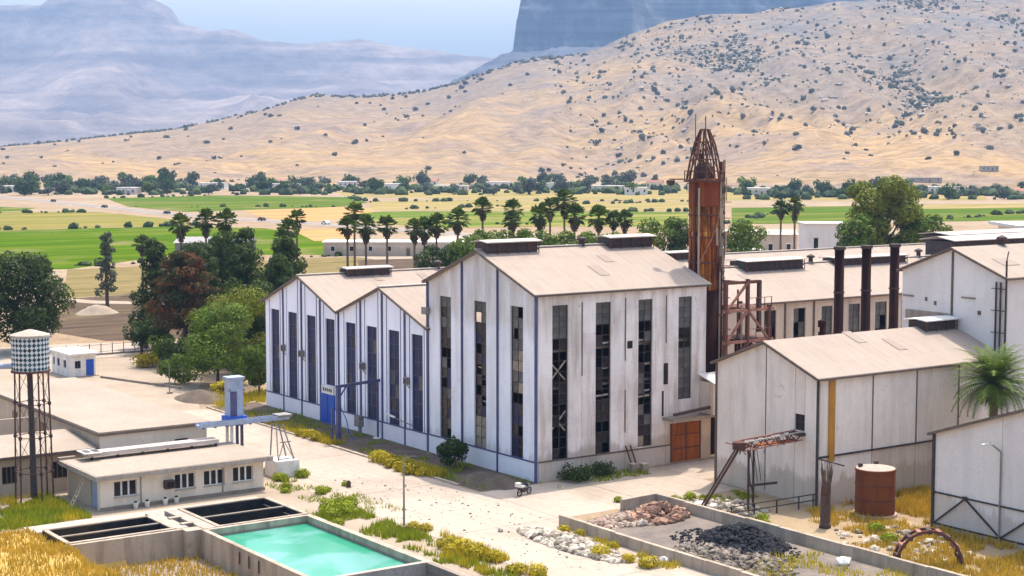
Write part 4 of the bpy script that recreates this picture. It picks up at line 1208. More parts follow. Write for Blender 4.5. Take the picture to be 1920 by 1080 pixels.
# the bricks one can pick out, each a thing in the heap
bm_ = MB().box(-.34,.34,-.2,.2,-.15,.15).mesh('loose_block', M['brick_clay'])
q = random.Random(4)
bh = thing('brick_heap', 'heap of tumbled red brick blocks in the corner of the pen', 'bricks', (-.6, -17.0, 0))
for i in range(190):
    rr = math.sqrt(q.random()); a = q.uniform(0, 6.283)
    inst('brick', bm_, bh, (-.4+2.9*rr*math.cos(a), -17.2+1.9*rr*math.sin(a)+.0, .16+1.25*max(0, 1-rr)*q.uniform(.8,1.05)), (q.uniform(-.5,.5), q.uniform(-.5,.5), q.uniform(0,3.1)), (q.uniform(.55,1.25),)*3)
for i, (x, y_, r_, lab) in enumerate(((-2.9,-18.4,.55,'pale boulder at the near edge of the brick heap'),(-8.9,-28.2,.5,'whitish boulder against the long pen wall'),(4.8,-16.4,.8,'large white rock lump at the back pen wall'),(5.7,-17.1,.6,'smaller white rock beside the large lump at the pen wall'),(1.2,-36.0,.7,'white stone block below the coal heap'),(-13.2,-13.6,.35,'dark stone alone on the yard above the rubble'))):
    b = MB().rock((x, y_, r_*.35), r_, random.Random(40+i)); o = b.build('boulder', M['white_paint'] if 'whit' in lab else M['rubble_pale'], fix=False); tag(o, lab, 'rock', 'loose boulders')
for i, (x, y_, lab) in enumerate(((10.1,-1.3,'pale concrete block by the wall, left of a pair'),(11.0,-1.75,'pale concrete block by the wall, right of a pair'))):
    o = thing('concrete_block', lab, 'block', (x, y_, 0), 'pair of blocks by the side wall')
    MB().box(x-.33,x+.33,y_-.3,y_+.3,0,.75).build('body', M['board'], o)
    MB().box(x-.36,x+.36,y_-.33,y_+.33,.751,.82).build('cap', M['stone_pale'], o)

# ------------------------------------------------------------------ parked motorbike
def motorbike(loc, rz):
    o = lthing('motorbike', 'dark motorbike with a pale seat parked at the building corner', 'motorbike', loc, rz)
    for x in (-.68, .68):
        wh = MB()
        P = [(x+.29*math.cos(2*math.pi*i/16), 0, .31+.29*math.sin(2*math.pi*i/16)) for i in range(17)]
        wh.path(P, [.055]*17, 6); w_ = wh.build('wheel', M['tyre'], o)
        sp_ = MB()
        for i in range(5): sp_.beam((x,0,.31),(x+.26*math.cos(i*1.257),0,.31+.26*math.sin(i*1.257)),.025)
        sp_.build('spokes', M['steel_grey'], w_)
    MB().path([(-.45,0,.5),(-.1,0,.42),(.25,0,.5)],[.12,.2,.14],8).build('engine', M['steel_dark'], o)
    MB().path([(-.05,0,.78),(.2,0,.86),(.42,0,.8)],[.1,.17,.1],8).build('fuel_tank', M['car_dark'], o)
    MB().box(-.75,-.02,-.15,.15,.74,.86).build('seat', M['white_paint'], o)
    MB().box(-1.05,-.68,-.22,.22,.86,1.2).build('top_box', M['white_paint'], o)
    MB().beam((.68,.09,.31),(.42,.09,1.0),.06).beam((.68,-.09,.31),(.42,-.09,1.0),.06).build('fork', M['steel_grey'], o)
    MB().beam((.4,-.36,1.05),(.4,.36,1.05),.05).build('handlebar', M['steel_dark'], o)
    MB().tube((.52,0,.9),(.62,0,.9),.1,.08,10).build('headlamp', M['white_paint'], o)
    MB().beam((-.68,.1,.33),(-.1,.1,.4),.07).build('swing_arm', M['steel_dark'], o)
    MB().box(-.95,-.45,-.09,.09,.62,.68).build('mudguard', M['car_dark'], o)
    MB().beam((-.05,.12,.3),(-.15,.3,.0),.04).build('kickstand', M['steel_dark'], o)
motorbike((-3.9,-3.7,.02), rad(18))

# thin yard lamp post
def pole(x, y_, h, label, arm=True, mat='steel_grey'):
    o = thing('lamp_post', label, 'lamp post', (x, y_, 0))
    MB().tube((x,y_,.25),(x,y_,h),.09,.06,8).build('shaft', M[mat], o)
    MB().box(x-.28,x+.28,y_-.28,y_+.28,0,.27).build('footing', M['concrete'], o)
    if arm:
        MB().beam((x,y_,h-.05),(x+.5,y_-.3,h+.15),.06).build('arm', M[mat], o)
        MB().beam((x+.45,y_-.27,h+.13),(x+.85,y_-.5,h+.12),.22,.1).build('lamp_head', M['steel_dark'], o)
    return o
pole(-18.86, -8.5, 5.6, 'thin grey lamp post standing by the green pool')
pole(-5.6, 68.2, 3.4, 'short thin post on the pale forecourt by the trees', arm=False)
for i, (x, y_, h, lab) in enumerate(((-14.8,7.6,.55,'small grey bollard on the yard among weeds'),(-18.2,.4,.4,'short dark stub on the yard near the pool corner'))):
    o = thing('bollard', lab, 'bollard', (x, y_, 0)); MB().lathe((x,y_,0), [(.2,0),(.17,h),(.1,h+.1)], 12).build('stub', M['steel_dark'], o); MB().lathe((x,y_,0), [(.28,0),(.26,.08)], 12).build('base', M['concrete'], o)
# ------------------------------------------------------------------ basins
R = random.Random(31)
T = .5
pool = thing('settling_pool', 'sunken concrete pool of turquoise green water', 'pool', (-28, -11, 0))
def wall(o, x0, x1, y0, y1, z0, z1, mat, name='pool_wall'):
    return MB().box(x0, x1, y0, y1, z0, z1).build(name, mat, o)
wall(pool, -32.9, -32.5, -19.95, -1.55, -2.2, T, M['concrete'])            # towards the dry basin
wall(pool, -23.95, -23.5, -19.95, -1.55, -2.2, T+.003, M['concrete'])  # yard side
wall(pool, -32.49, -23.96, -1.95, -1.55, -2.2, T+.006, M['concrete'])
wall(pool, -32.49, -23.96, -19.95, -19.5, -2.2, T+.009, M['stone_pale'])
MB().box(-32.5,-23.95,-19.5,-1.95,-2.2,-2.0).build('pool_floor', M['concrete'], pool)
def watermat():
    m, t, b = nodes('green_water')
    v = coord(t)
    a = nz(t, v, .16, 3, .5, .4)
    c = mix(t, ramp(t, a, [(.47, 0), (.56, 1)]), (.036,.285,.165), (.12,.345,.28))  # paler patches put the sky's reflection into the water colour
    c = mix(t, .25, c, mix(t, nz(t, v, 1.2, 3), (.85,.85,.85), (1.1,1.1,1.1)), 'MULTIPLY')
    t.links.new(c, b.inputs['Base Color']); b.inputs['Roughness'].default_value = .12; b.inputs['Specular IOR Level'].default_value = .4
    bump(t, b, nz(t, v, 2.5, 3), .05, .02)
    return m
for a in ((-32.499,-32.47,-19.5,-1.95),(-23.98,-23.951,-19.5,-1.95),(-32.46,-23.99,-1.98,-1.951),(-32.46,-23.99,-19.499,-19.47)): MB().box(*a,-.2,.06).build('waterline', M['concrete_dark'], pool)
wo = MB().box(-32.5,-23.95,-19.5,-1.95,-1.99,-.12).build('water', watermat(), pool)
for x in (-33.0,):
    for k in range(3): MB().tube((x,-8.5-k*1.6,T-1.2),(x,-8.5-k*1.6,T-.3),.05).build('rail_stub', M['steel_dark'], pool)

def trough(label, x0, x1, y0, y1, ym):
    o = thing('sludge_tank', label, 'tank', ((x0+x1)/2, (y0+y1)/2, 0))
    for nm, a in (('front_wall',(x0,x1,y0,y0+.35)),('rear_wall',(x0,x1,y1-.3,y1)),('side_wall',(x0,x0+.35,y0+.352,y1-.302)),('side_wall',(x1-.35,x1,y0+.352,y1-.302)),('divider',(x0+.352,x1-.352,ym-.14,ym+.14))):
        zz = T+.02+R.uniform(0,.02) - (.06 if nm == 'divider' else 0)
        MB().box(*a, -2.1, zz-.06).build(nm, M['basin_black'], o)  # walls plain black on every face below the coping
        MB().box(*a, zz-.058, zz+.03).build('coping', M['concrete'] if nm in ('front_wall','side_wall') else M['concrete_dark'], o)
    MB().box(x0+.36,x1-.36,y0+.36,y1-.31,-2.1,-1.5).build('sludge', M['basin_black'], o)
    return o
trough('black walled tank left of the walkway, half buried in yellow grass', -43.0, -34.3, -.2, 5.2, 2.5)
trough('black walled tank right of the walkway, behind the green pool', -31.5, -23.5, -1.5, 6.2, 2.3)
wk = thing('tank_walkway', 'pale concrete walkway between the two black tanks', 'walkway', (-32.9, 2, 0))
MB().box(-34.25,-33.3,-.2,6.2,-2.1,T).build('walk_slab', M['stone_pale'], wk)
MB().box(-32.6,-31.55,-1.5,6.2,-2.1,T+.02).build('walk_slab', M['stone_pale'], wk)
MB().box(-33.28,-32.62,-.2,6.2,-2.1,-.2).build('channel', M['basin_black'], wk)
for y_ in (.6, 3.0): MB().box(-33.5,-32.5,y_,y_+.5,T+.025,T+.11).build('crossing_plank', M['concrete'], wk)
MB().box(-34.0,-32.62,-1.4,-.25,-2.1,T-.02).build('corner_pier', M['concrete'], wk)
dry = thing('dry_basin', 'empty concrete basin floored with yellow grass beside the pool', 'basin', (-39, -10, -1.7))
MB().box(-46,-34.01,-.6,-.21,-2.2,T-.03).build('basin_wall', M['concrete'], dry)
MB().box(-46,-32.92,-34,-.61,-2.3,-1.7).build('basin_floor', M['concrete_dark'], dry)
sp2 = thing('spill_basin', 'dark concrete basin beyond the end wall of the green pool', 'basin', (-28, -27, -1.7))
MB().box(-32.9,-23.5,-34,-19.96,-2.3,-1.6).build('basin_floor', M['basin_black'], sp2)
MB().box(-23.95,-23.5,-34,-19.97,-1.6,T-.01).build('basin_wall', M['concrete_dark'], sp2)
MB().box(-32.9,-32.5,-34,-19.97,-1.6,T-.012).build('basin_wall', M['concrete'], sp2)
MB().box(-23.48,-23.0,-34,6.6,-1,.31).build('pool_kerb', M['stone_pale']).__setitem__('kind', 'structure')
MB().box(-43.4,-23.3,6.25,8.6,-.2,.12).build('walk', M['stone_pale']).__setitem__('kind', 'structure')
# the earth bank left of the tanks
def bank_h(x, y_):
    e = smooth((-41.5-x)/3.0 - .12*math.sin(y_*.7)) ; f = smooth((-x-44)/9)
    return -1.8*(1-e) + .9*e - .6*f + .22*fbm(x*.35, y_*.35, 3, 2)
b = MB(); xs = frange(-64, -38.6, .6); ys = frange(-40, 8.0, .8)
def bz(x, y_):
    h = bank_h(x, y_)
    k = smooth((y_+1.2)/1.4)                         # runs out beside the tank and on to the ground
    side = smooth((-43.2-x)/.8)
    h = h*(1-k) + k*(-.3 + (.75+.25*fbm(x*.3,y_*.3,2,4))*side)
    h = h*(1-smooth((-56-x)/7)*1.0) - .25*smooth((-56-x)/7)
    return h*(1-smooth((y_-5)/2.8)) - .25*smooth((y_-5)/2.8)
for y_ in ys:
    for x in xs: b.v.append((x, y_, bz(x, y_)))
n = len(xs)
for j in range(len(ys)-1):
    for i in range(n-1): b.f.append((j*n+i, j*n+i+1, (j+1)*n+i+1, (j+1)*n+i))
tag(b.build('earth_bank', plain('bank_soil', (.46,.29,.07), (.52,.35,.11), .5, .95, fine=3, rnd=0), smooth=True, fix=False), kind='structure')

# ------------------------------------------------------------------ office
off = thing('office', 'low cream office with a flat overhanging roof and four triple windows', 'building', (-28.7, 15, 0))
OW = [(-34.9,-32.9),(-29.55,-27.7),(-26.9,-25.0),(-24.2,-22.3)]
facade(off, fy_(11.1), -36.1, -21.3, lambda u: 2.62, [(a, c, 1.0, 2.3) for a, c in OW], .0, M['office_wall'], thick=.22, gap=.006)
for a, c in OW:
    w_ = window(off, fy_(11.1), a, c, 1.0, 2.3, 3, 1, M['white_paint'], lambda i, j: M['glass_dark'], bar=.16)
    MB().box(a-.08, c+.08, 10.98, 11.14, .92, .99).build('sill', M['stone_pale'], w_)
MB().box(-36.1,-21.3,18.6,18.8,0,2.62).build('rear_wall', M['office_wall'], off)
MB().box(-21.5,-21.3,11.33,18.59,0,2.62).build('side_wall', M['office_wall'], off)
MB().box(-36.1,-35.88,13.2,18.59,0,2.62).build('side_wall', M['annex_wall'], off)
MB().box(-36.1,-35.9,11.33,11.75,0,2.62).build('side_wall', M['office_wall'], off)
MB().box(-36.02,-35.95,11.78,13.15,.05,2.3).build('door', M['pale_blue'], off)
MB().box(-36.7,-20.7,10.4,19.1,2.63,3.02).build('roof_slab', M['stone_pale'], off)
MB().box(-36.55,-20.85,10.55,18.95,3.021,3.05).build('roof_felt', M['flat_roof'], off)
MB().box(-36.7,-35.2,19.1,19.5,2.7,3.25).build('roof_upstand', M['concrete_dark'], off)
MB().box(-36.14,-21.26,10.9,11.09,0,.28).build('plinth', M['concrete_dark'], off)
# long raised duct on the rear of the roof
du = MB().box(-34.8,-22.6,17.3,18.7,3.35,3.7).build('roof_duct', M['roof_cap'], off)
for k in range(6): MB().box(-34.4+k*2.3,-34.2+k*2.3,17.5,17.7,3.05,3.35).build('duct_foot', M['steel_dark'], du)
MB().box(-35.2,-33.6,16.9,18.9,3.702,3.78).build('duct_hatch', M['white_paint'], du)
for k in range(2): MB().box(-35.0+k*.75,-34.4+k*.75,17.2,18.6,3.781,3.80).build('hatch_pane', M['glass_dusty'], du)
ac = MB().box(-30.6,-29.75,10.55,11.08,1.25,1.95).build('air_conditioner', M['steel_dark'], off)
MB().box(-30.5,-29.85,10.53,10.55,1.35,1.85).build('fan_grille', M['glass_dark'], ac)
for x in (-32.6, -25.2): MB().tube((x,11.02,.0),(x,11.02,2.6),.05).build('downpipe', M['steel_grey'], off)
for i, (x, lab) in enumerate(((-33.3,'pale pot at the foot of the office wall, first from the left'),(-32.3,'pale pot at the foot of the office wall, second from the left'),(-30.7,'pale pot under the office air conditioner'),(-29.7,'pale pot under the second office window'))):
    o = thing('flower_pot', lab, 'pot', (x, 10.5, 0), 'pots along the office wall')
    MB().lathe((x,10.5,0), [(.16,0),(.24,.42),(.28,.45),(.28,.52),(.2,.5)], 12).build('pot', M['white_paint'], o)
    MB().lathe((x,10.5,.45), [(.14,0),(.16,.1),(.06,.2)], 8).build('plant', M['leaf_dark'], o)
# ladder by the office end
ldr = thing('timber_ladder', 'old wooden ladder leaning against the office end wall', 'ladder', (-38, 13.2, 0))
for dy in (0, .5): MB().beam((-38.2,12.4+dy,0),(-36.6,12.9+dy,2.6),.09).build('stile', M['board'], ldr)
for k in range(8): MB().beam((-38.15+k*.2,12.42+k*.062,.15+k*.32),(-38.15+k*.2,12.92+k*.062,.15+k*.32),.06).build('rung', M['board'], ldr)
for i in range(3):
    pass

# flat-roofed block behind the office and its lower wing
flt = thing('flat_roof_block', 'wide low building with a large plain beige flat roof', 'building', (-27, 38, 0))
MB().box(-32.4,-22.3,20.6,20.85,0,4.5).build('front_wall', M['office_wall'], flt)
MB().box(-32.4,-32.15,20.86,55,0,4.5).build('side_wall', M['annex_wall'], flt)
MB().box(-22.55,-22.3,20.86,55,0,4.5).build('side_wall', M['office_wall'], flt)
MB().box(-32.1,-22.6,54.75,55,0,4.5).build('rear_wall', M['office_wall'], flt)
MB().box(-32.7,-22.0,20.3,55.3,4.51,4.72).build('roof_slab', M['trim_brown'], flt)
MB().box(-32.62,-22.02,20.34,55.28,4.721,4.85).build('roof_deck', M['flat_roof'], flt)
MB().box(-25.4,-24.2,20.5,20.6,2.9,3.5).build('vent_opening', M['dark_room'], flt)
for y_ in (27, 35, 43): 
    w_ = MB().box(-32.46,-32.39,y_,y_+1.4,2.3,3.6).build('window', M['glass_dark'], flt)
anx = thing('office_wing', 'shabby beige lower wing with dark windows behind the water tower', 'building', (-40, 26, 0))
facade(anx, fy_(21.0), -52, -32.45, lambda u: 3.4, [(-42.6,-41.3,1.1,2.6),(-41.0,-39.7,1.1,2.6),(-36.6,-35.2,1.1,2.6),(-34.9,-33.3,1.3,2.6),(-47,-45,1.1,2.6)], 0, M['annex_wall'], thick=.22, gap=.01)
for a, c in ((-42.6,-41.3),(-41.0,-39.7),(-36.6,-35.2),(-47,-45)):
    window(anx, fy_(21.0), a, c, 1.1, 2.6, 3, 1, M['trim_brown'], lambda i, j: M['glass_dark'], bar=.1)
window(anx, fy_(21.0), -34.9, -33.3, 1.3, 2.6, 3, 1, M['white_paint'], lambda i, j: M['glass_dusty'], bar=.1)
MB().box(-52,-32.45,27.8,28,0,3.9).build('rear_wall', M['annex_wall'], anx)
slope(anx, -52.4, -32.75, 20.5, 3.35, 28.2, 3.95, M['flat_roof'], t=.16, name='roof_sheet')
MB().beam((-52.4,20.45,3.4),(-32.75,20.45,3.4),.1,.26).build('fascia', M['trim_brown'], anx)
MB().box(-52,-32.8,36,36.2,0,4.2).build('yard_wall', M['annex_wall'], anx)
MB().box(-40,-36,32,35.9,0,2.2).build('store', M['office_wall'], anx)
MB().box(-40.2,-35.8,31.8,35.95,2.21,2.4).build('store_roof', M['flat_roof'], anx)

# ------------------------------------------------------------------ water tower with a chequered tank
def chequer():
    m, t, b = nodes('chequer_tiles')
    uv = N(t, 'ShaderNodeTexCoord'); sep = N(t, 'ShaderNodeSeparateXYZ'); t.links.new(uv.outputs['Object'], sep.inputs[0])
    at2 = N(t, 'ShaderNodeMath', operation='ARCTAN2'); t.links.new(sep.outputs[1], at2.inputs[0]); t.links.new(sep.outputs[0], at2.inputs[1])
    def lin(a, ka, kb):
        x = N(t, 'ShaderNodeMath', operation='MULTIPLY'); t.links.new(at2.outputs[0], x.inputs[0]); x.inputs[1].default_value = ka
        y_ = N(t, 'ShaderNodeMath', operation='MULTIPLY_ADD'); t.links.new(sep.outputs[2], y_.inputs[0]); y_.inputs[1].default_value = kb; t.links.new(x.outputs[0], y_.inputs[2])
        f = N(t, 'ShaderNodeMath', operation='FRACT'); t.links.new(y_.outputs[0], f.inputs[0])
        g_ = N(t, 'ShaderNodeMath', operation='GREATER_THAN'); t.links.new(f.outputs[0], g_.inputs[0]); g_.inputs[1].default_value = .5
        return g_.outputs[0]
    k = 13/(2*math.pi)
    a = lin(0, k, 1.25); c = lin(0, k, -1.25)
    xr = N(t, 'ShaderNodeMath', operation='COMPARE'); t.links.new(a, xr.inputs[0]); t.links.new(c, xr.inputs[1]); xr.inputs[2].default_value = .1
    n_ = nz(t, coord(t), 1.5, 3)
    dark = mix(t, ramp(t, n_, [(.42, 0), (.6, 1)]), (.012,.016,.03), (.02,.10,.14))
    k_ = mix(t, xr.outputs[0], dark, (.62,.63,.62))
    k_ = mix(t, .3, k_, mix(t, nz(t, coord(t), 6, 4), (.6,.6,.6), (1.2,1.2,1.2)), 'MULTIPLY')
    t.links.new(k_, b.inputs['Base Color']); b.inputs['Roughness'].default_value = .6
    return m
wx, wy = -39.3, 18.0
wt = thing('water_tower', 'slender water tower with a black and white chequered tank', 'water tower', (wx, wy, 0))
MB().lathe((wx,wy,0), [(1.5,11.2),(1.55,11.3),(1.55,14.0),(1.5,14.05)], 40).build('tank', chequer(), wt, False)
MB().lathe((wx,wy,0), [(1.66,14.06),(1.62,14.2),(.2,14.62),(.05,14.64)], 28).build('tank_roof', M['stone_pale'], wt)
MB().lathe((wx,wy,0), [(1.62,11.05),(1.62,11.19)], 28).build('tank_base', M['steel_rust'], wt)
MB().tube((wx+.05,wy,0),(wx-.1,wy,11.1),.26,.24,12).build('standpipe', M['trim_dark'], wt)
legs = [(1.2,-.9),(.1,-1.55),(-1.25,-.8),(-1.1,.9),(.3,1.5),(1.3,.75)]
for dx, dy in legs:
    MB().beam((wx+dx*1.12,wy+dy*1.12,0),(wx+dx*.98,wy+dy*.98,11.1),.11).build('leg', M['steel_rust'], wt)
for z in (2.6, 5.6, 8.4):
    for i in range(6):
        a, c = legs[i], legs[(i+1)%6]; k = 1.12-.14*z/11
        MB().beam((wx+a[0]*k,wy+a[1]*k,z),(wx+c[0]*k,wy+c[1]*k,z),.06).build('tie_bar', M['steel_rust'], wt)
        MB().beam((wx+a[0]*k,wy+a[1]*k,z),(wx+c[0]*k,wy+c[1]*k,z+2.6),.03).build('tie_rod', M['steel_dark'], wt)
        MB().lathe((wx+a[0]*k,wy+a[1]*k,z-.15), [(.12,0),(.17,.15),(.12,.3)], 8).build('joint_plate', M['steel_dark'], wt)
MB().tube((wx-1.5,wy+.2,11.6),(wx-2.5,wy+.8,11.6),.22,.22,12).build('outlet_pipe', M['pale_blue'], wt)
MB().tube((wx-2.5,wy+.8,11.6),(wx-2.65,wy+.9,11.6),.32,.32,12).build('outlet_flange', M['bright_blue'], wt)

# ------------------------------------------------------------------ blue lift column, its arm and the trestle
bc = thing('lift_column', 'pale blue steel lift column with a dark slot and blue legs behind the office', 'column', (-20, 19.6, 0))
MB().box(-20.65,-19.35,19.0,20.2,5.0,8.7).build('shaft', M['pale_blue'], bc)
MB().box(-20.66,-20.0,18.97,19.02,4.8,7.6).build('slot', M['trim_blue'], bc)
MB().box(-20.8,-19.2,18.9,20.3,8.71,8.9).build('cap', M['pale_blue'], bc)
for x, y_ in ((-20.5,19.1),(-19.5,19.1),(-20.5,20.1),(-19.5,20.1)): MB().beam((x,y_,0),(x,y_,5.0),.22).build('leg', M['trim_blue'] if x > -20 else M['white_paint'], bc)
MB().box(-20.9,-19.1,18.8,20.4,4.5,5.3).build('collar', M['bright_blue'], bc)
for s_ in (-1, 1): MB().lathe((-20+s_*.75,18.95,7.6), [(.06,0),(.13,.06),(.13,.2),(.06,.26)], 10).build('pulley', M['steel_grey'], bc)
arm = thing('trough_conveyor', 'long pale blue steel trough arm carried by the lift column and trestle', 'conveyor', (-19, 19, 4.7))
MB().box(-24.2,-15.2,18.0,18.75,4.75,4.95).build('trough_floor', M['pale_blue'], arm)
for y_ in (17.95, 18.75): MB().box(-24.2,-15.2,y_,y_+.06,4.7,5.1).build('trough_side', M['pale_blue'], arm)
for k in range(8): MB().box(-23.8+k*1.15,-23.7+k*1.15,17.9,18.86,4.6,4.74).build('cross_rib', M['trim_blue'], arm)
MB().box(-16.4,-15.0,17.7,19.1,5.0,5.2).build('hopper', M['steel_grey'], arm)
tr = thing('trestle', 'white steel trestle on a whitewashed concrete block in the yard', 'trestle', (-17, 16, 0))
MB().prism([(-18.3,0),(-15.9,0),(-16.0,1.55),(-18.2,1.55)], lambda u, z, d: (u, d, z), 14.6, 17.0).build('block', M['white_paint'], tr)
for x, y_ in ((-17.9,15.0),(-16.3,15.0),(-17.9,16.6),(-16.3,16.6)):
    MB().beam((x,y_,1.55),(-17.1+(x+17.1)*.4,15.9+(y_-15.8)*.5+.8,4.65),.1).build('leg', M['steel_grey'], tr)
for z, k in ((1.7,1.0),(3.2,.7)):
    MB().beam((-17.1-.8*k,15.0+.45*(1-k),z),(-17.1+.8*k,15.0+.45*(1-k),z),.08).build('tie', M['steel_grey'], tr)
MB().beam((-17.9,15,1.6),(-17.1,15.4,3.2),.06).beam((-16.3,15,1.6),(-17.1,15.4,3.2),.06).build('brace', M['steel_grey'], tr)

gn = thing('hoist_frame', 'dark blue steel hoist frame over the planting bed by the hall wall', 'gantry', (-2.5, 27.4, 0))
MB().beam((-4.9,27.3,0),(-4.9,27.3,5.7),.4,.4).build('post', M['trim_blue'], gn)
MB().beam((-5.5,27.6,0),(-5.5,27.6,3.6),.16).build('strut', M['trim_blue'], gn)
MB().beam((-.35,27.3,0),(-.35,27.3,5.9),.16,.16).build('post', M['trim_blue'], gn)
MB().beam((-5.2,27.3,5.75),(-.1,27.3,6.0),.2,.28).build('beam', M['trim_blue'], gn)
MB().beam((-4.8,27.3,4.6),(-4.0,27.3,5.7),.12).build('knee_brace', M['trim_blue'], gn)
MB().beam((-.4,27.3,5.0),(-1.2,27.3,5.9),.12).build('knee_brace', M['trim_blue'], gn)
MB().path([(-4.7,27.2,3.6),(-4.2,27,2.4),(-3.9,26.9,.9),(-3.4,26.7,.3)],[.05]*4,6).build('cable', M['bright_blue'], gn)
MB().tube((-.4,27.3,.02),(-.4,27.3,.12),.45,.45,12).build('foot_plate', M['white_paint'], gn)
MB().box(-1.5,-.9,29.2,30.2,1.0,2.1).build('control_box', M['steel_grey'], gn)
MB().beam((-1.2,29.7,0),(-1.2,29.7,1.0),.14).build('box_leg', M['steel_grey'], gn)

# ------------------------------------------------------------------ guard hut, fence, gate pillars
hut = thing('guard_hut', 'small white flat-roofed guard hut with a blue door', 'hut', (-8.6, 91, 0))
facade(hut, fy_(88.4), -10.7, -7.2, lambda u: 2.85, [(-10.0,-9.2,1.1,2.1)], 0, M['white_paint'], thick=.2, gap=.004)
window(hut, fy_(88.4), -10.0, -9.2, 1.1, 2.1, 2, 1, M['trim_blue'], lambda i, j: M['glass_dark'])
facade(hut, fx_(-10.7), 88.62, 95.2, lambda u: 2.85, [(89.8,90.8,1.1,2.1),(92.2,93.2,1.1,2.1),(94.0,94.8,1.1,2.1)], 0, M['white_paint'], thick=.2, gap=.004)
for a, c in ((89.8,90.8),(92.2,93.2),(94.0,94.8)): window(hut, fx_(-10.7), a, c, 1.1, 2.1, 2, 1, M['trim_blue'], lambda i, j: M['glass_dark'])
MB().box(-7.4,-7.2,88.62,95.2,0,2.85).build('side_wall', M['white_paint'], hut)
MB().box(-10.48,-7.42,95,95.2,0,2.85).build('rear_wall', M['white_paint'], hut)
MB().box(-8.5,-7.5,88.33,88.4,.05,2.2).build('door', M['bright_blue'], hut)
MB().box(-11.0,-6.9,87.9,95.5,2.86,3.12).build('roof_slab', M['white_paint'], hut)
MB().box(-11.1,-6.8,88.2,88.39,.0,.1).build('step', M['concrete'], hut)
fen = thing('boundary_fence', 'thin dark rail fence along the pale road by the hut', 'fence', (2, 108.3, 0))
for k in range(9): MB().beam((-4+k*1.7,108.3,0),(-4+k*1.7,108.3,1.7),.09).build('post', M['steel_dark'], fen)
for z in (.5, 1.5): MB().beam((-4,108.3,z),(9.6,108.3,z),.05).build('rail', M['steel_dark'], fen)
MB().box(-4,9.6,108.2,108.4,0,.25).build('kerb_wall', M['concrete_dark'], fen)
for x, y_, lab in ((2.6,134.2,'white gate pillar on the far side of the road'),(-.8,129.8,'white gate pillar nearest the water tower')):
    o = thing('gate_pillar', lab, 'pillar', (x, y_, 0), 'pair of white gate pillars')
    MB().box(x-.35,x+.35,y_-.35,y_+.35,0,3.2).build('shaft', M['white_paint'], o); MB().box(x-.45,x+.45,y_-.45,y_+.45,3.2,3.4).build('cap', M['stone_pale'], o)
lw = thing('kerb_wall', 'low dark kerb wall crossing the pale forecourt', 'wall', (-6.5, 80, 0))
for k in range(5): MB().beam((-7.4+k*.9,86-k*3,.12),(-6.5+k*.9,83.1-k*3,.12),.35,.3).build('wall_section', M['concrete_dark'], lw)

# ------------------------------------------------------------------ sheds and stores behind the works
def house(name, label, x, y_, w_, d, h, rz, wall_m, roof_m, pitch=0, nwin=3, group=None, door=True, cat='building', capz=.25, over=.35):
    o = lthing(name, label, cat, (x, y_, 0), rz, group)
    MB().box(-w_/2, w_/2, -d/2, d/2, -.3, h).build('walls', wall_m, o)
    if pitch:
        MB().prism([(-d/2-over, h), (d/2+over, h), (0, h+pitch)], lambda u, z, t_: (t_, u, z+.005), -w_/2-over, w_/2+over).build('roof', roof_m, o)
    else:
        MB().box(-w_/2-over, w_/2+over, -d/2-over, d/2+over, h+.005, h+capz).build('roof', roof_m, o)
    for k in range(nwin):
        u = -w_/2 + w_*(k+.5)/nwin
        if door and k == nwin//2:
            MB().box(u-.5, u+.5, -d/2-.05, -d/2+.02, 0, min(2.1, h*.75)).build('door', M['trim_brown'], o); continue
        q_ = MB().box(u-.6, u+.6, -d/2-.06, -d/2+.02, h*.35, h*.75).build('window', M['white_paint'], o)
        MB().box(u-.5, u+.5, -d/2-.08, -d/2-.061, h*.38, h*.72).build('pane', M['glass_dark'], q_)
    return o
vr = math.atan2(RGT[1], RGT[0])
house('long_store', 'long low building with a white roof glimpsed between palm trunks', 150, 268, 46, 10, 3.6, vr, M['rear_wall'], M['white_paint'], 0, 9)
house('grey_store', 'plain grey blue store block behind the hall roof beside two palms', 199, 160, 10, 9, 11.5, vr, M['grey_white'], M['grey_white'], 0, 2)
house('warehouse', 'pale pinkish warehouse left of the grey store block', 196, 182, 22, 10, 8.2, vr, M['rear_wall'], M['roof_cap'], 1.0, 5)
house('white_store', 'small white flat store right of the grey block', 213, 150, 14, 9, 8.0, vr, M['white_paint'], M['white_paint'], 0, 3)
house('curved_store', 'pale grey store behind the dark conifers', 88, 258, 18, 12, 6.2, vr, M['steel_grey'], M['steel_grey'], 1.2, 4)
house('pale_store', 'pale store with a flat grey roof among trees behind the tall gable', 150, 142, 16, 10, 8, vr, M['office_wall'], M['grey_white'], 0, 4)
house('canopy_hall', 'wide pale hall with a flat canopy roof at the far right', 196, 78, 42, 16, 14.2, vr, M['grey_white'], M['white_paint'], 0, 6, capz=.6, over=1.5)
house('canopy_annex', 'lower grey hall in front of the wide canopy hall', 152, 52, 26, 10, 13.6, vr, M['trim_brown'], M['roof_cap'], 0, 4, capz=.5, over=1.2)
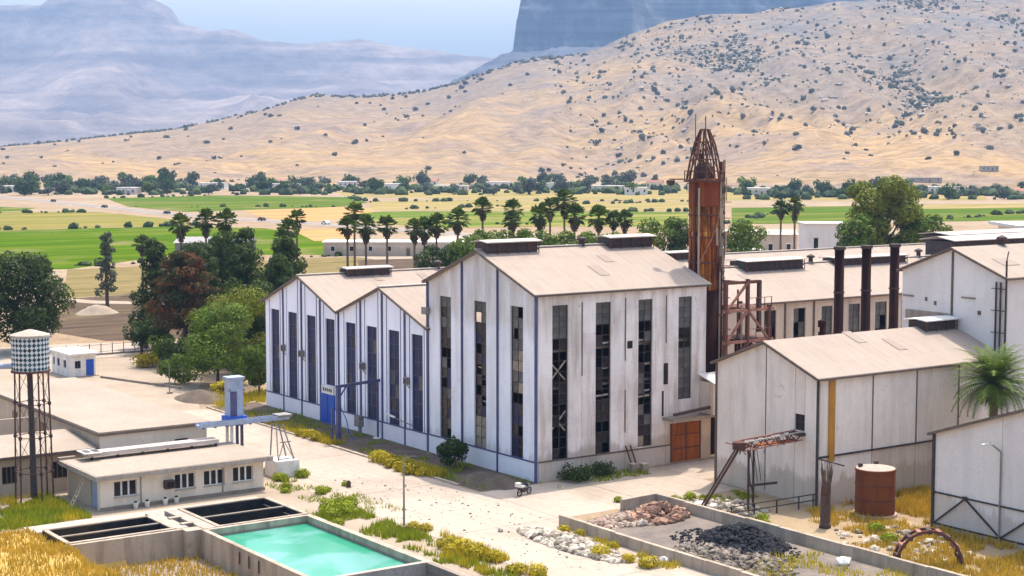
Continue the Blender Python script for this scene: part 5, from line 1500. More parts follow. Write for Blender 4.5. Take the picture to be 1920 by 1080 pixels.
# ------------------------------------------------------------------ trees
def leafcloud(b, c, rx, ry, rz, n, size, q, shell=.55, droop=0.0):
    """n small leaf faces spread through an ellipsoid, thicker near its skin, turned mostly outwards"""
    for _ in range(n):
        u = q.uniform(-1, 1); a = q.uniform(0, 6.283); s_ = math.sqrt(1-u*u)
        d = Vector((s_*math.cos(a), s_*math.sin(a), u))
        k = shell + (1-shell)*q.random()**.6
        k *= 1 + .22*noise.noise(Vector((d.x*2.1+c[0], d.y*2.1+c[1], d.z*2.1+c[2])))
        p = Vector((c[0]+d.x*rx*k, c[1]+d.y*ry*k, c[2]+d.z*rz*k))
        nrm = (d + Vector((q.uniform(-.8,.8), q.uniform(-.8,.8), q.uniform(-.5,.9)))).normalized()
        t1 = nrm.cross(Vector((q.uniform(-1,1), q.uniform(-1,1), q.uniform(-1,1)))).normalized()
        t2 = nrm.cross(t1)
        L = size*q.uniform(.6, 1.35)
        n0 = len(b.v)
        pts = (p - t1*L*.5, p + t2*L*.32 - Vector((0,0,droop*L)), p + t1*L*.55 - Vector((0,0,droop*L*1.5)), p - t2*L*.32)
        b.v += [tuple(x) for x in pts]
        b.f.append((n0, n0+1, n0+2, n0+3))

def limbs(b, base, h, r, crowns, q):
    top = Vector((base[0]+q.uniform(-.2,.2)*r*2, base[1]+q.uniform(-.2,.2)*r*2, base[2]+h))
    m_ = Vector(base).lerp(top, .5) + Vector((q.uniform(-.25,.25), q.uniform(-.25,.25), 0))
    b.path([base, m_, top], [r, r*.78, r*.5], 8)
    for c in crowns:
        s_ = Vector(base).lerp(top, q.uniform(.5, 1.0))
        b.tube(s_, Vector(c), r*.38, r*.12, 6)

def make_tree(name, label, kind, x, y_, h, rr, leaf, group=None, seed=0, n=4200, size=.42, trunk=.22, cat='tree'):
    q = random.Random(seed)
    o = lthing(name, label, cat, (x, y_, 0), q.uniform(0, 6.28), group)
    b = MB(); t = MB(); cr = []
    if kind == 'broad':
        k = 15
        for i in range(k):
            z = h*(.36+.56*(i+.5)/k); w_ = math.sin(math.pi*min(.97, (z/h-.22)/.85))**.7
            a = i*2.4+q.uniform(-.4,.4); rad_ = rr*w_*q.uniform(.35,.72)
            c = (rad_*math.cos(a), rad_*math.sin(a), z); s_ = rr*q.uniform(.30,.48)
            cr.append(c); leafcloud(b, c, s_, s_, s_*.75, n//k, size, q)
        limbs(t, (0,0,0), h*.55, trunk*h/10, cr, q)
    elif kind == 'low':
        k = 12 if n < 6000 else 22
        for i in range(k):
            z = h*q.uniform(.16,.85); a = i*2.4; w_ = math.sqrt(max(.1, 1-(z/h-.35)**2*1.6)); rad_ = rr*w_*q.uniform(.25,.68)
            c = (rad_*math.cos(a), rad_*math.sin(a), z); s_ = rr*q.uniform(.3,.45)
            cr.append(c); leafcloud(b, c, s_, s_, min(s_, z)*.8, n//k, size, q)
        limbs(t, (0,0,0), h*.45, trunk*h/10, cr[:7], q)
    elif kind == 'pine':
        k = 20
        for i in range(k):
            f = (i+.5)/k; z = h*(.22+.76*f); w_ = (1-f)**.6*.9+.18
            a = i*2.4; rad_ = rr*w_*q.uniform(.3,.75)
            c = (rad_*math.cos(a), rad_*math.sin(a), z); s_ = rr*q.uniform(.28,.44)*(.7+.5*w_)
            cr.append(c); leafcloud(b, c, s_, s_, s_*.8, n//k, size, q, droop=.15)
        limbs(t, (0,0,0), h*.9, trunk*h/10, cr[:12], q)
    elif kind == 'layered':
        k = 24
        for i in range(k):
            f = (i+.5)/k; z = h*(.30+.68*f); w_ = 1-.78*f
            a = i*2.4; rad_ = rr*w_*q.uniform(.5,.95)
            c = (rad_*math.cos(a), rad_*math.sin(a), z); s_ = rr*q.uniform(.26,.42)*(.6+.5*w_)
            cr.append(c); leafcloud(b, c, s_*1.15, s_*1.15, s_*.42, n//k, size, q, droop=.2)
        limbs(t, (0,0,0), h*.95, trunk*h/10, cr, q)
    b.build('crown', leaf, o, fix=False)
    t.build('trunk', M['bark'], o)
    return o

def fan_palm_meshes(seed):
    q = random.Random(seed); b = MB(); sk = MB()
    for i in range(58):                                  # living fans
        el = q.uniform(-.65, 1.45); az = i*2.39996
        d = Vector((math.cos(az)*math.cos(el), math.sin(az)*math.cos(el), math.sin(el)))
        st = d*q.uniform(.75, 1.15)
        side = d.cross(Vector((0,0,1))).normalized() if abs(d.z) < .98 else Vector((1,0,0))
        up = side.cross(d)
        L = q.uniform(.75, 1.05)
        n0 = len(b.v); b.v.append(tuple(st))
        m_ = 9
        for k in range(m_):
            a = -1.25+2.5*k/(m_-1); l_ = L*(1 if k % 2 == 0 else .72)
            p = st + d*(l_*math.cos(a)) + side*(l_*math.sin(a)*.85) - Vector((0,0,.12*l_*l_)) + up*(.06 if k % 2 else -.06)
            b.v.append(tuple(p))
        for k in range(1, m_): b.f.append((n0, n0+k, n0+k+1))
        sd = side*.035
        n1 = len(b.v); b.v += [tuple(sd), tuple(-sd), tuple(st-sd), tuple(st+sd)]; b.f.append((n1, n1+1, n1+2, n1+3))
    for i in range(64):                                  # skirt of dead fans
        az = i*2.39996; f_ = q.random(); r_ = .75*(1-f_)+.22; z0 = -.2-1.5*f_
        p = Vector((math.cos(az)*r_*.6, math.sin(az)*r_*.6, z0)); e = Vector((math.cos(az)*r_*1.2, math.sin(az)*r_*1.2, z0-q.uniform(.5,.9)))
        s_ = Vector((-math.sin(az), math.cos(az), 0))*q.uniform(.15,.3)
        sk.quad(tuple(p-s_*.4), tuple(p+s_*.4), tuple(e+s_), tuple(e-s_))
    return b.mesh('fan_crown', M['leaf_palm'], fix=False), sk.mesh('fan_skirt', M['frond_dead'], fix=False)
FANS = [fan_palm_meshes(s_) for s_ in (1, 2, 3)]
TRK = []
for s_ in range(3):
    q = random.Random(60+s_); bx, by = q.uniform(-.02,.02), q.uniform(-.02,.02)
    TRK.append(MB().path([(0,0,-.02),(bx,by,.3),(bx*2,by*2,.7),(bx*1.5,by*1.5,1.0)], [1.25,1.0,.85,.8], 8).mesh('palm_trunk', M['palm_bark'], smooth=True))

def fan_palm(x, y_, h, w_, label, i, group):
    o = lthing('fan_palm', label, 'palm tree', (x, y_, 0), i*1.7, group)
    v = i % 3; s_ = w_/3.4*1.05; ch = h - 1.55*s_
    t = inst('trunk', TRK[v], o, (0,0,0), scl=(.24,.24,ch))
    q = random.Random(i)
    top = (0, 0, ch)
    inst('crown', FANS[v][0], o, top, (q.uniform(-.1,.1), q.uniform(-.1,.1), q.uniform(0,6)), (s_*1.05, s_*1.05, s_*1.1))
    inst('skirt', FANS[v][1], o, top, (0, 0, q.uniform(0,6)), (s_, s_, s_*q.uniform(.8,1.3)))
    return o

PALMS = [(37,162,17.4,3.9),(41,160,18.1,3.9),(46,162,17.9,4.0),(59,159,17.8,3.4),(53,151,16.4,3.7),(50,147,14.9,3.3),(68,153,19.1,3.6),(67,147,16.9,4.0),(62,145,16.8,3.5),(68,141,17.0,3.7),(72,138,16.4,3.3),(76,141,16.4,3.8),(78,140,17.2,4.0),(84,142,18.0,4.2),(93,147,19.7,3.7),(101,148,19.2,3.8),(95,140,17.3,3.5),(101,139,18.5,4.1),(107,144,19.5,3.6),(112,146,20.9,4.5),(107,136,18.4,4.3),(109,131,18.3,4.3),(111,129,17.2,3.1),(113,128,17.4,3.3),(155,129,18.5,3.3),(157,127,19.1,3.5),(43,195,11.8,3.6)]
PL = ['leftmost fan palm above the dark conifers','middle fan palm above the dark conifers','right fan palm above the dark conifers','tall fan palm of the trio left of the near hall ridge','middle fan palm of the trio left of the near hall ridge','lowest fan palm of the trio left of the near hall ridge','tallest of the paired fan palms behind the hall roof','bushy fan palm right of the tallest hall roof pair','shorter fan palm left in the hall roof group','lone slim fan palm behind the hall roof before the white road','first fan palm of the clump left of the tall gable','second fan palm of the clump left of the tall gable','third fan palm of the clump left of the tall gable','fan palm rising beside the dark bush left of the tall gable','tall fan palm over the first roof vent of the tall gable','tall fan palm right of the first roof vent','lower fan palm tucked under its taller neighbour by the first vent','broad fan palm left of the tallest palm','slim fan palm just left of the tallest palm','tallest fan palm of the row behind the tall building','broad fan palm right of the tallest palm','broad fan palm above the second roof vent','small fan palm right of the second vent, left of a pair','small fan palm right of the second vent, right of a pair','left of two slim fan palms by the grey store','right of two slim fan palms by the grey store','lone fan palm with bare trunk before the green field']
for i, ((x, y_, h, w_), lab) in enumerate(zip(PALMS, PL)):
    fan_palm(x, y_, h, w_, lab, i, 'fan palms behind the works')

def date_palm(x, y_, h, L, label, seed=0, nf=46):
    o = lthing('date_palm', label, 'palm tree', (x, y_, 0), 0)
    q = random.Random(seed); b = MB()
    for i in range(nf):
        az = i*2.39996; e0 = 1.45-1.85*(i/nf)+q.uniform(-.15,.15); l_ = L*q.uniform(.85,1.1)
        p = Vector((0,0,0)); el = e0; pts = [p.copy()]; seg = 9
        for k in range(seg):
            p = p + Vector((math.cos(az)*math.cos(el), math.sin(az)*math.cos(el), math.sin(el)))*(l_/seg)
            el -= .085+.016*k; pts.append(p.copy())
        s_ = Vector((-math.sin(az), math.cos(az), 0))
        for k in range(seg):
            a, c = pts[k], pts[k+1]; w0 = L*.21*math.sin(math.pi*min(.93, (k+1.0)/seg*.9+.1))
            d = (c-a).normalized()
            for sg in (-1, 1):
                for j in range(3):
                    r0 = a.lerp(c, j/3); r1 = a.lerp(c, (j+.75)/3)
                    tip = r0 + s_*sg*w0 + d*w0*.75 - Vector((0,0,.28*w0))
                    b.tri(tuple(r0), tuple(r1), tuple(tip))
            b.quad(tuple(a-s_*.03), tuple(a+s_*.03), tuple(c+s_*.03), tuple(c-s_*.03))
    for v in range(len(b.v)): b.v[v] = (b.v[v][0], b.v[v][1], b.v[v][2]+h)
    b.build('crown', M['leaf_date'], o, fix=False)
    MB().path([(0,0,0),(.08,0,h*.5),(0,0,h+.1)], [.42,.33,.38], 10).build('trunk', M['palm_bark'], o)
    sk = MB()
    for i in range(26):
        az = i*2.4; s_ = Vector((-math.sin(az), math.cos(az), 0))*.14; p = Vector((.3*math.cos(az), .3*math.sin(az), h-.1)); e = p+Vector((math.cos(az)*q.uniform(.4,1.3), math.sin(az)*q.uniform(.4,1.3), -q.uniform(.7,1.9)))
        sk.quad(tuple(p-s_), tuple(p+s_), tuple(e+s_*.6), tuple(e-s_*.6))
    sk.build('skirt', M['frond_dead'], o, fix=False)
    return o
date_palm(30.4, -25.6, 9.4, 4.6, 'bushy date palm growing between the cream shed and the corner shed', 3, 78)
date_palm(9.6, 112.5, 6.3, 2.7, 'young feathery palm by the pale road before the conifers', 4, 40)

T_ = make_tree
T_('broadleaf_tree', 'big dark broad tree at the left edge above the water tower', 'low', -6.0, 118.8, 16.0, 7.2, M['leaf_dark'], seed=1, n=13000, size=.48)
T_('broadleaf_tree', 'dark tree cut by the left edge of the picture', 'low', -15.0, 117, 14.6, 5.6, M['leaf_dark'], seed=2, n=5200, size=.6)
T_('broadleaf_tree', 'bright green rounded tree standing by the left corner of the hall', 'low', 2.2, 71.4, 10.4, 5.6, M['leaf_mid'], seed=3, n=14000, size=.32)
T_('broadleaf_tree', 'low bright green tree against the hall corner', 'low', 2.6, 60.5, 7.4, 2.9, M['leaf_mid'], seed=4, n=4600, size=.31)
T_('broadleaf_tree', 'olive green tree behind the bright green rounded tree', 'low', 8.6, 79, 13.4, 5.2, M['leaf_olive'], seed=5, n=10500, size=.33)
T_('broadleaf_tree', 'dark leafy tree filling the gap under the tallest conifer', 'low', 13.5, 86, 12.4, 4.8, M['leaf_dark'], seed=7, n=8000, size=.36)
T_('conifer', 'rust brown dying conifer amid the dark conifers', 'layered', 7.8, 93.7, 15.6, 6.2, M['leaf_rust'], seed=6, n=9500, size=.42)
for i, (x, y_, h, r_, lab) in enumerate(((20.1,101.3,17.9,4.9,'tallest dark conifer right of the rust brown one'),(21.8,112.2,16.6,4.6,'dark conifer behind the tallest, under the middle palm'),(25.0,97.0,16.6,4.2,'dark conifer nearest the hall gable'),(12.9,102.2,15.6,4.2,'dark conifer just behind the rust brown one'),(11.3,112.0,16.0,3.9,'leftmost dark conifer of the clump'),(15.9,92.3,15.9,4.0,'dark conifer between the rust brown one and the hall'),(19.5,88,14.6,3.9,'shorter dark conifer beside the hall gable'),(28.5,104,15.4,4.0,'dark conifer half hidden behind the hall gable'),(16.4,107,15.6,4.0,'dark conifer under the leftmost palm'))):
    T_('conifer', lab, 'pine', x, y_, h, r_, M['leaf_dark'], 'dark conifers left of the hall', 10+i, 8200, .38, trunk=.2)
T_('broadleaf_tree', 'dark leafy tree under the rust brown conifer', 'low', 10.5, 88, 9.8, 4.4, M['leaf_dark'], seed=41, n=6200, size=.36)
T_('broadleaf_tree', 'olive tree between the hall gable and the tallest conifer', 'low', 14.5, 76, 11.0, 3.8, M['leaf_olive'], seed=42, n=6000, size=.33)
T_('broadleaf_tree', 'dark tree at the back left of the conifer clump', 'low', 9.5, 104, 12.0, 4.2, M['leaf_dark'], seed=43, n=4000, size=.48)
T_('small_tree', 'small round-headed dark tree on the forecourt near the hut', 'broad', 6.3, 106, 4.8, 2.6, M['leaf_dark'], seed=30, n=2200, size=.32, trunk=.5)
T_('bush', 'dark green bush at the foot of the conifers', 'low', 3.4, 86.5, 4.8, 2.9, M['leaf_dark'], seed=31, n=2400, size=.34, cat='bush')
T_('bush', 'mid green bush left of the conifer trunks', 'low', 6.0, 97.5, 4.4, 2.5, M['leaf_mid'], seed=32, n=1900, size=.34, cat='bush')
T_('bush', 'olive bush below the bright green rounded tree', 'low', -1.8, 75.5, 3.8, 2.7, M['leaf_mid'], seed=33, n=2000, size=.34, cat='bush')
T_('bush', 'yellow green bush on the sunlit forecourt edge', 'low', 1.4, 92.5, 2.0, 2.3, M['weed_yellow'], seed=34, n=1200, size=.3, cat='bush')
T_('bush', 'golden dry bush by the hall corner', 'low', -.6, 63.5, 1.8, 1.8, M['weed_yellow'], seed=39, n=1200, size=.3, cat='bush')
T_('silver_tree', 'slim grey green tree with a pale trunk before the green field', 'pine', 25.9, 170, 14.4, 2.3, M['leaf_grey'], seed=35, n=1500, size=.5, trunk=.25)
T_('broadleaf_tree', 'great spreading tree behind the three smokestacks', 'broad', 149.6, 96, 24.6, 8.4, M['leaf_olive'], seed=36, n=17000, size=.6, trunk=.3)
T_('broadleaf_tree', 'darker tree merging into the left of the great spreading tree', 'broad', 139.5, 94, 17.8, 4.6, M['leaf_mid'], seed=37, n=4200, size=.6)
T_('broadleaf_tree', 'dark tree merging into the right of the great spreading tree', 'broad', 156, 91, 17.5, 5.2, M['leaf_mid'], seed=38, n=4200, size=.6)
for i, (x, y_, h, r_, lf, lab) in enumerate(((108.9,112.2,18.2,4.3,'leaf_mid','round green tree left of the rusty tower'),(115.6,97.7,18.0,4.0,'leaf_mid','green tree right of the rusty tower'),(111.6,107.8,17.4,3.6,'leaf_dark','dark tree just behind the rusty tower'),(68.4,116.1,15.5,4.3,'leaf_dark','large dark bushy tree left of the tall gable'),(64.6,118.6,14.0,3.2,'leaf_dark','low dark tree at the left end of the dark belt'),(77.7,121.8,16.4,3.4,'leaf_dark','dark tree behind the first roof vent'),(80.8,119.6,15.9,3.6,'leaf_mid','mid green tree right of the first roof vent'),(83.9,117.5,16.4,3.4,'leaf_dark','dark tree between the two roof vents'),(88.0,115.0,15.9,3.7,'leaf_mid','mid green tree left of the second roof vent'),(90.6,109.1,16.0,3.7,'leaf_dark','dark tree under the broad palms'),(95.5,109.4,15.6,3.4,'leaf_mid','mid green tree over the second roof vent'),(99.6,107.8,15.6,3.6,'leaf_olive','olive tree right of the second roof vent'),(73.5,119,15.0,3.6,'leaf_mid','mid green tree in the dark belt left of the first vent'))):
    T_('broadleaf_tree', lab, 'broad', x, y_, h-.6, r_*1.3, M['leaf_mid' if lf == 'leaf_dark' and i % 2 else lf], 'belt of trees behind the tall building', 50+i, 4200, .55)
T_('bush', 'round dark bush against the base of the tall building', 'low', -2.7, 9.3, 2.9, 2.1, M['leaf_dark'], seed=80, n=2600, size=.24, cat='bush')
T_('bush', 'low dark bush at the near corner of the tall building', 'low', 3.4, -1.6, 1.5, 1.9, M['leaf_dark'], seed=81, n=1300, size=.22, cat='bush')
T_('bush', 'straggly dark bush along the side wall', 'low', 6.6, -1.3, 1.2, 1.6, M['leaf_dark'], seed=82, n=900, size=.22, cat='bush')

# ------------------------------------------------------------------ grass and weeds
def blades(b, x, y_, z, h, w_, q, lean=.5):
    a = q.uniform(0, 6.283); la = q.uniform(0, 6.283); l_ = h*q.uniform(0, lean)
    dx, dy = math.cos(a)*w_/2, math.sin(a)*w_/2
    b.tri((x-dx, y_-dy, z), (x+dx, y_+dy, z), (x+math.cos(la)*l_, y_+math.sin(la)*l_, z+h))
def grass(name, label, mat, areas, seed, cat='grass'):
    """areas: (x0,x1,y0,y1,count,h,w,zfunc)"""
    q = random.Random(seed); b = MB()
    for x0, x1, y0, y1, n, h, w_, zf, thr in areas:
        k = 0; tries = 0
        while k < n and tries < n*8:
            tries += 1
            x = q.uniform(x0, x1); y_ = q.uniform(y0, y1)
            if thr is not None and fbm(x*.28, y_*.28, 3, seed) < thr: continue
            blades(b, x, y_, zf(x, y_)-.04, h*q.uniform(.5,1.3), w_*q.uniform(.6,1.4), q); k += 1
    o = b.build(name, mat, fix=False)
    return tag(o, label, cat, kind='stuff')
z0 = lambda x, y_: .02
grass('dry_grass', 'deep yellow dry grass over the bank and the floor of the empty basin', M['grass_dry'],
      [(-62,-42.6,-38,1.5,15000,.55,.11,bz,-.35), (-46,-33.2,-33,-1.0,9000,.5,.11,lambda x, y_: max(-1.68, bz(x, y_)) if x < -38.7 else -1.68,None), (-60,-43.2,1.5,7,2600,.5,.11,bz,-.2)], 3)
grass('dry_grass', 'yellow grass between the tank and the corner shed', M['grass_dry'],
      [(9,15.5,-34,-22,2600,.5,.1,z0,-.05), (16,26,-31,-22,5000,.7,.12,z0,-.3), (3.6,15.4,-46,-33,6500,.55,.11,z0,-.15), (17,30,-24.5,-21.8,1200,.5,.1,z0,-.2)], 5)
grass('weeds', 'patchy green and yellow weeds along the pool and yard edges', M['grass_green'],
      [(-23.4,-18.6,-12,3,2600,.5,.1,z0,.02), (-23.4,-18.8,-30,-10,1600,.45,.1,z0,.1), (-20.5,-15.5,-3,17,900,.35,.09,z0,.22), (-52,-37.4,8.6,19.5,9000,.5,.11,z0,-.2), (-5.9,-.4,0,52,2600,.4,.1,z0,.1), (0,13,-3.2,-.3,900,.35,.09,z0,.0), (3.4,12,-16,-12.8,700,.4,.1,z0,.05), (-18.5,-16,12.5,18,700,.6,.1,z0,-.1)], 7)
grass('weeds', 'yellowing weeds along the kerb of the planting bed', M['weed_yellow'],
      [(-6.3,-4.6,26.5,36,1900,.55,.1,z0,-.3), (-6.6,-4.9,7,18.5,2300,.75,.11,z0,-.2), (-6.4,-3.6,36,54,900,.5,.1,z0,.05), (-21.5,-17.5,-24,-12,1500,.6,.1,z0,.0), (-10,-8.6,-30,-15,500,.45,.1,z0,.05), (-52,-38,9,20,3500,.55,.11,z0,.0), (-7.5,2.5,-45,-30,1500,.45,.1,lambda x, y_: .06,.05), (-5,5,54,63,2600,.7,.12,z0,-.2)], 9)

CL = []
for s_ in range(3):
    q = random.Random(90+s_); b = MB(); leafcloud(b, (0,0,.36), .62, .62, .42, 420, .16, q, .35)
    for k in range(60): blades(b, q.uniform(-.5,.5), q.uniform(-.5,.5), 0, q.uniform(.4,.9), .06, q, .5)
    CL.append((b.mesh('tuft', M['weed_yellow'], fix=False), b.mesh('tuft', M['grass_green'], fix=False)))
def tufts(spots, which, group, label):
    q = random.Random(len(spots)*7+which)
    for x, y_, s_ in spots:
        o = inst('weed_clump', CL[q.randrange(3)][which], None, (x, y_, .02), (0,0,q.uniform(0,6)), (s_, s_, s_*q.uniform(.75,1.0)))
        tag(o, label, 'weed', group)
tufts([(-6.0,31.5,1.3),(-6.1,29.8,1.2),(-6.2,33,1.1),(-5.3,32.6,1.0),(-6.6,16.6,1.5),(-6.5,15,1.6),(-6.9,13.2,1.5),(-7.0,11.3,1.6),(-7.2,9.6,1.5),(-6.2,12.2,1.3),(-5.7,17.5,1.2),(-6.7,8.4,1.2)], 0, 'yellow weed clumps on the kerb', 'yellowish weed clump growing along the kerb of the planting bed')
tufts([(-20.6,.4,1.4),(-21.4,-1.0,1.5),(-20.2,-1.9,1.3),(-19.6,-.6,1.3),(-22.0,-2.6,1.2),(-18.6,1.6,1.2),(-19.1,2.3,.9),(-17.7,2.0,.9),(-18.0,6.7,1.0),(-17.2,7.2,.8),(-14.6,8.4,.7),(-19.6,10.2,.8),(-16.1,13.9,1.1),(-15.6,14.6,1.0),(-18.4,13.8,1.0),(-20.3,9.0,.7),(-22.6,-4.6,.9)], 1, 'green weed clumps on the yard', 'green weed clump on the yard edge between pool and trestle')
tufts([(-18.4,-9.2,1.0),(-17.8,-10.0,1.0),(-19.4,-15.6,1.4),(-19.0,-17.0,1.5),(-18.7,-18.3,1.4),(-19.5,-19.5,1.3),(-18.8,-21,1.2),(-19.3,-24.6,1.3),(-18.6,-26,1.2),(-20.4,-17.6,1.1)], 0, 'weed clumps by the pool end', 'yellow green weed clump on the strip right of the green pool')
tufts([(-9.4,-16.8,.9),(-9.1,-18.4,.8),(-11.6,-24.2,1.3),(-10.6,-28.5,1.4),(-9.6,-23,.8),(-10.9,-26.6,.9)], 0, 'weed clumps by the rubble', 'ochre weed clump among the pale rubble')
tufts([(4.6,-13.6,1.0),(6.6,-13.2,.9),(7.6,-14.6,.9),(1.0,-10.5,.7),(6.0,-22.6,1.0),(5.0,-24.0,.8),(10.6,-30.5,1.2),(8.8,-33.5,1.2)], 1, 'weed clumps by the pen', 'green weed clump on the verge between pen wall and shed')
def mound(name, label, x, y_, rx, ry, h, mat):
    b = MB(); n = 14
    for j in range(n+1):
        for i in range(n+1):
            u = -1+2*i/n; v = -1+2*j/n; r_ = math.hypot(u, v)
            b.v.append((x+u*rx, y_+v*ry, h*max(-.05, (1-r_**1.6))*(1+.35*fbm(x+u*2, y_+v*2, 3, 5))-.02))
    for j in range(n):
        for i in range(n): b.f.append((j*(n+1)+i, j*(n+1)+i+1, (j+1)*(n+1)+i+1, (j+1)*(n+1)+i))
    return tag(b.build(name, mat, smooth=True, fix=False), label, 'soil heap', kind='stuff')
mound('soil_heap', 'low dark soil heap in the shade of the tall gable', -3.2, 2.6, 2.6, 4.0, .8, soil)
mound('soil_heap', 'brown soil heap by the trees at the hall corner', -4.2, 62, 3.0, 4.5, 1.0, soil)
mound('soil_heap', 'pale soil heap beside the track before the field', 22, 165, 4, 3, 1.6, dust)

# ------------------------------------------------------------------ the far village, cars and hillside
R = random.Random(77)
def zg(x, y_):
    dx, dy = x-CAM[0], y_-CAM[1]
    s_ = dx*RGT[0]+dy*RGT[1]; d = dx*FWD[0]+dy*FWD[1]
    return max(0, near_h(s_, d)) if d > 1080 else 0
VH = [(-320,1060,26,'w'),(-262,1180,14,'c'),(-205,1130,30,'w'),(-170,1200,16,'c'),(-150,1080,34,'g'),(-118,1180,22,'w'),(-85,1120,40,'w'),(-60,1210,18,'c'),(-40,1090,36,'g'),(-10,1170,26,'w'),(20,1110,40,'w'),(34,1210,16,'c'),(62,1060,34,'g'),(-235,1010,20,'g'),(75,1000,22,'w'),(98,1130,18,'c'),(122,1060,26,'w'),(150,1000,22,'g'),(225,980,26,'w'),(265,1010,30,'g'),(300,960,24,'c'),(345,960,22,'w'),(420,930,20,'w'),(-430,1010,16,'c'),(-390,1140,18,'w'),(-350,980,22,'g')]
lab = {'w': 'whitewashed flat-roofed house in the far village', 'c': 'cream pitched-roof house in the far village', 'g': 'grey low shed in the far village'}
for s_, d, w_, k in VH:
    x, y_, _ = W(s_, d)
    o = house('village_house', lab[k], x, y_, w_*.62, R.uniform(7,10), R.uniform(3.2,4.6), vr+R.uniform(-.25,.25), M['white_paint'] if k == 'w' else (M['office_wall'] if k == 'c' else M['grey_white']), M['grey_white'] if k != 'c' else M['rust_pink'], 1.6 if k == 'c' else 0, 4, group='houses of the far village')
    o.location.z = zg(x, y_)
for s_, d, w_, k in ((298,1190,34,'ruined pinkish white walled compound on the lower right hillside'),(356,1230,18,'small pale hut on the lower right hillside')):
    x, y_, _ = W(s_, d); o = house('hillside_house', k, x, y_, w_*.7, 7, 3.4, vr, M['stone_pale'], M['roof_cap'], 0, 4); o.location.z = zg(x, y_)
FT = []
for s_ in range(4):
    q = random.Random(200+s_); b = MB()
    for k in range(7):
        a = k*2.4; r_ = q.uniform(.2,.6); c = (r_*math.cos(a), r_*math.sin(a), q.uniform(.45,1.15)); leafcloud(b, c, .45, .45, .36, 60, .26, q, .5)
    FT.append((b.mesh('far_crown', M['leaf_dark'], fix=False), b.mesh('far_crown', M['leaf_grey'], fix=False), b.mesh('far_crown', M['leaf_mid'], fix=False)))
ft_trunk = MB().tube((0,0,0),(0,0,.7),.09,.06,6).mesh('far_trunk', M['bark'])
def far_tree(s_, d, size, tall, v, lab_, grp):
    x, y_, _ = W(s_, d)
    o = lthing('valley_tree', lab_, 'tree', (x, y_, zg(x, y_)-.1), R.uniform(0,6), grp)
    inst('crown', R.choice(FT)[v], o, (0,0,0), (0,0,0), (size, size, size*tall))
    inst('trunk', ft_trunk, o, (0,0,0), (0,0,0), (size, size, size*tall))
for i in range(180):
    if i < 105: s_ = R.uniform(-440, 100); d = R.uniform(985, 1250)
    elif i < 150: s_ = R.uniform(100, 480); d = R.uniform(900, 1080)
    else: s_ = R.uniform(-380, -230); d = R.uniform(960, 1250)
    v_ = R.choice([0,0,1,1,2])
    far_tree(s_, d, R.uniform(3.0,7.5), R.uniform(.7,1.3), v_, ('dark green tree','grey green tree','bright green tree')[v_]+' among the houses of the far village', ('dark','grey green','bright green')[v_]+' trees of the far village')
for i, (s_, d, z) in enumerate(((-352,1100,15),(-300,1085,13),(-235,1120,14),(-178,1160,12),(10,1000,10),(-330,1130,12))):
    far_tree(s_, d, z*.55, 1.35, 0, 'tall dark tree standing out over the far village', 'taller village trees')

def car(x, y_, rz, body, label):
    o = lthing('car', label, 'car', (x, y_, .09), rz, 'cars on the far road')
    b = MB().prism([(-2.2,.35),(2.2,.35),(2.25,.75),(1.3,.88),(.75,1.4),(-1.1,1.42),(-1.75,.95),(-2.25,.85)], lambda u, z, d: (u, d, z), -.85, .85)
    b.build('body', body, o)
    MB().prism([(.82,.93),(.66,1.33),(-1.05,1.35),(-1.5,.97)], lambda u, z, d: (u, d, z), -.86, .86).build('side_glass', M['glass_dark'], o)
    for px_ in (-1.35, 1.4):
        for py_ in (-.86, .68): MB().tube((px_,py_,.33),(px_,py_+.18,.33),.33,.33,12).build('wheel', M['tyre'], o)
    for py_ in (-.6, .6): MB().box(2.2,2.27,py_-.15,py_+.15,.62,.76).build('headlight', M['white_paint'], o)
for i, (x, y_, bd, lb) in enumerate(((214,734,'car_dark','dark car farthest off on the straight road'),(206,640,'car_dark','dark car on the road before the shadowed tree'),(202,556,'car_dark','dark car on the road left of the palms'),(207,474,'car_dark','dark car on the road above the conifers'),(214,434,'car_white','pale car on the road right of the conifers'),(216,359,'car_dark','dark car nearest on the road behind the palms'))):
    car(x, y_, rad(90), M[bd], lb)

SH = []
for s_ in range(4):
    q = random.Random(300+s_); b = MB()
    for k in range(4):
        a = k*1.9; c = (.35*math.cos(a), .35*math.sin(a), q.uniform(.3,.5)); leafcloud(b, c, .5, .5, .36, 30, .4, q, .6)
    SH.append(b.mesh('shrub', M['shrub_far'], fix=False))
n = 0
q = random.Random(8)
while n < 290:
    s_ = q.uniform(-760, 860); d = q.uniform(1180, 2680)
    if abs(s_) > d*.345: continue
    dens = .16 + .84*smooth((1.0-gully(s_, d))/.45)
    dens *= 1 if d < 2000 else .75
    if s_ < -200 and d > 1500: dens *= .5
    if q.random() > dens: continue
    x, y_, _ = W(s_, d); z = near_h(s_, d)
    r_ = (1.5+3.2*q.random()**1.6)*(1+.15*(d > 2000))
    o = inst('hill_shrub', q.choice(SH), None, (x, y_, z-.3), (0,0,q.uniform(0,6)), (r_*q.uniform(.9,1.25), r_*q.uniform(.9,1.2), r_*q.uniform(1.1,1.6)))
    tag(o, 'dark round shrub dotted on the dry hillside', 'shrub', 'shrubs dotted over the hillside'); n += 1
b = MB(); ob = MB()
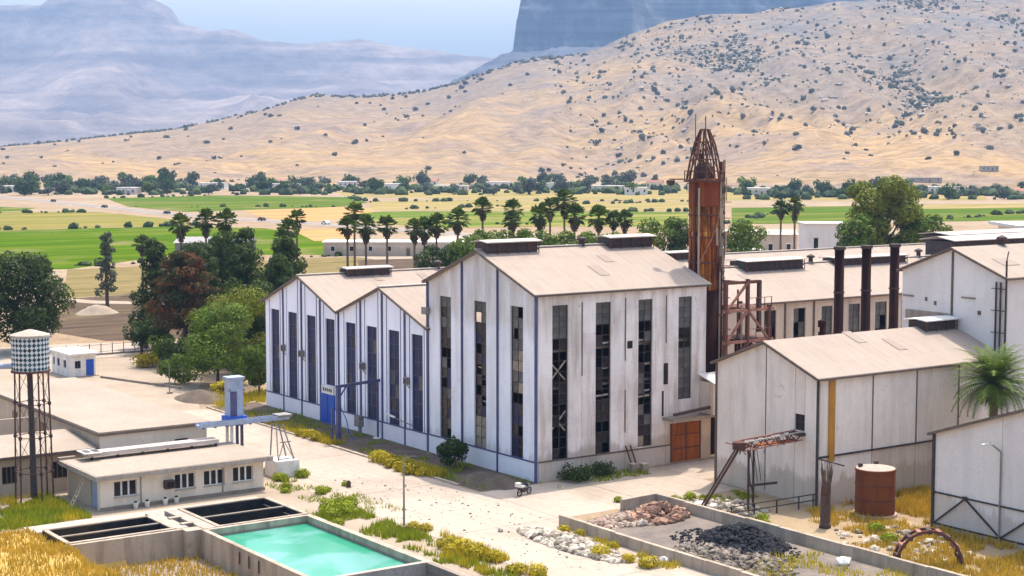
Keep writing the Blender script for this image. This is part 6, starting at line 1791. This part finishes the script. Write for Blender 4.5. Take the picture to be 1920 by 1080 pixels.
for i in range(4600):
    while True:
        s_ = q.uniform(60, 980); d = q.uniform(1500, 2700)
        if abs(s_) > d*.36: continue
        if q.random() < .05+.95*smooth((1.05-gully(s_, d))/.4)*smooth((fbm(s_/190, d/230, 4, 21)+.12)/.4)*smooth((s_-60)/420)*smooth((d-1450)/650): break
    x, y_, _ = W(s_, d); z = near_h(s_, d); r_ = .8+3.4*q.random()**2.4
    if i % 5 < 3: b.rock((x, y_, z+r_*.3), r_, q, 1.05)
    else: ob.rock((x, y_, z), r_*1.3, q, .5)
tag(ob.build('rock_outcrops', foliage('outcrop_stone', (.27,.225,.19), (.37,.31,.25), 0.0), fix=False), 'grey rock outcrops strewn over the upper right slope', 'rocks', kind='stuff')
tag(b.build('scrub', M['shrub_far'], fix=False), 'dense dark scrub on the rocky heights at upper right', 'scrub', kind='stuff')
b = MB()
for i in range(340):
    s_ = q.uniform(-850, 120); d = 2690+q.uniform(-30,14)
    x, y_, _ = W(s_, d); z = near_h(s_, d); r_ = q.uniform(2.0, 4.5)
    b.rock((x, y_, z+r_*.25), r_, q, .8)
tag(b.build('scrub', M['shrub_far'], fix=False), 'thin dark line of scrub along the crest of the near hill', 'scrub', kind='stuff')
b = MB()
for i in range(800):
    s_ = q.uniform(-470, 480); d = q.uniform(985, 1180) - (80 if s_ > 130 else 0)
    x, y_, _ = W(s_, d); r_ = q.uniform(1.5, 5.0)
    b.rock((x, y_, r_*.25+zg(x, y_)), r_, q, .8)
tag(b.build('hedges', M['leaf_dark'], fix=False), 'low dark hedges and orchard growth round the far village', 'hedge', kind='stuff')

b = MB()
for (xa, ya), (xb, yb), n_ in (((60,640),(186,592),60),((99,461),(182,452),34),((259,776),(339,792),40),((222,651),(305,587),26),((298,544),(494,548),60),((233,439),(316,343),40),((352,491),(412,442),30),((343,349),(488,459),50),((415,320),(606,377),70),((354,645),(494,560),50),((24,280),(135,275),34),((380,715),(346,631),24)):
    for i in range(n_):
        f = q.random(); r_ = .5+2.0*q.random()**2
        if fbm(f*9+xa, ya*.1, 2, 3) < -.12: continue
        b.rock((xa+(xb-xa)*f+q.uniform(-2.5,2.5), ya+(yb-ya)*f+q.uniform(-2.5,2.5), r_*.3), r_, q, .75)
tag(b.build('hedgerows', M['leaf_dark'], fix=False), 'straggling low bushes along the field borders', 'hedge', kind='stuff')
# ------------------------------------------------------------------ haze over the whole valley
hz_ = MB().box(-12300, 12300, -12300, 12300, -3.6, 960).build('haze', None)
hm = bpy.data.materials.new('valley_haze'); hm.use_nodes = True
ht = hm.node_tree
for nd in list(ht.nodes):
    if nd.type != 'OUTPUT_MATERIAL': ht.nodes.remove(nd)
pv = ht.nodes.new('ShaderNodeVolumePrincipled')
pv.inputs['Color'].default_value = (.33,.53,.87,1)
pv.inputs['Density'].default_value = 0.000108
pv.inputs['Anisotropy'].default_value = 0.1
ht.links.new(pv.outputs[0], [nd for nd in ht.nodes if nd.type == 'OUTPUT_MATERIAL'][0].inputs['Volume'])
hz_.data.materials.append(hm)
tag(hz_, kind='stuff')
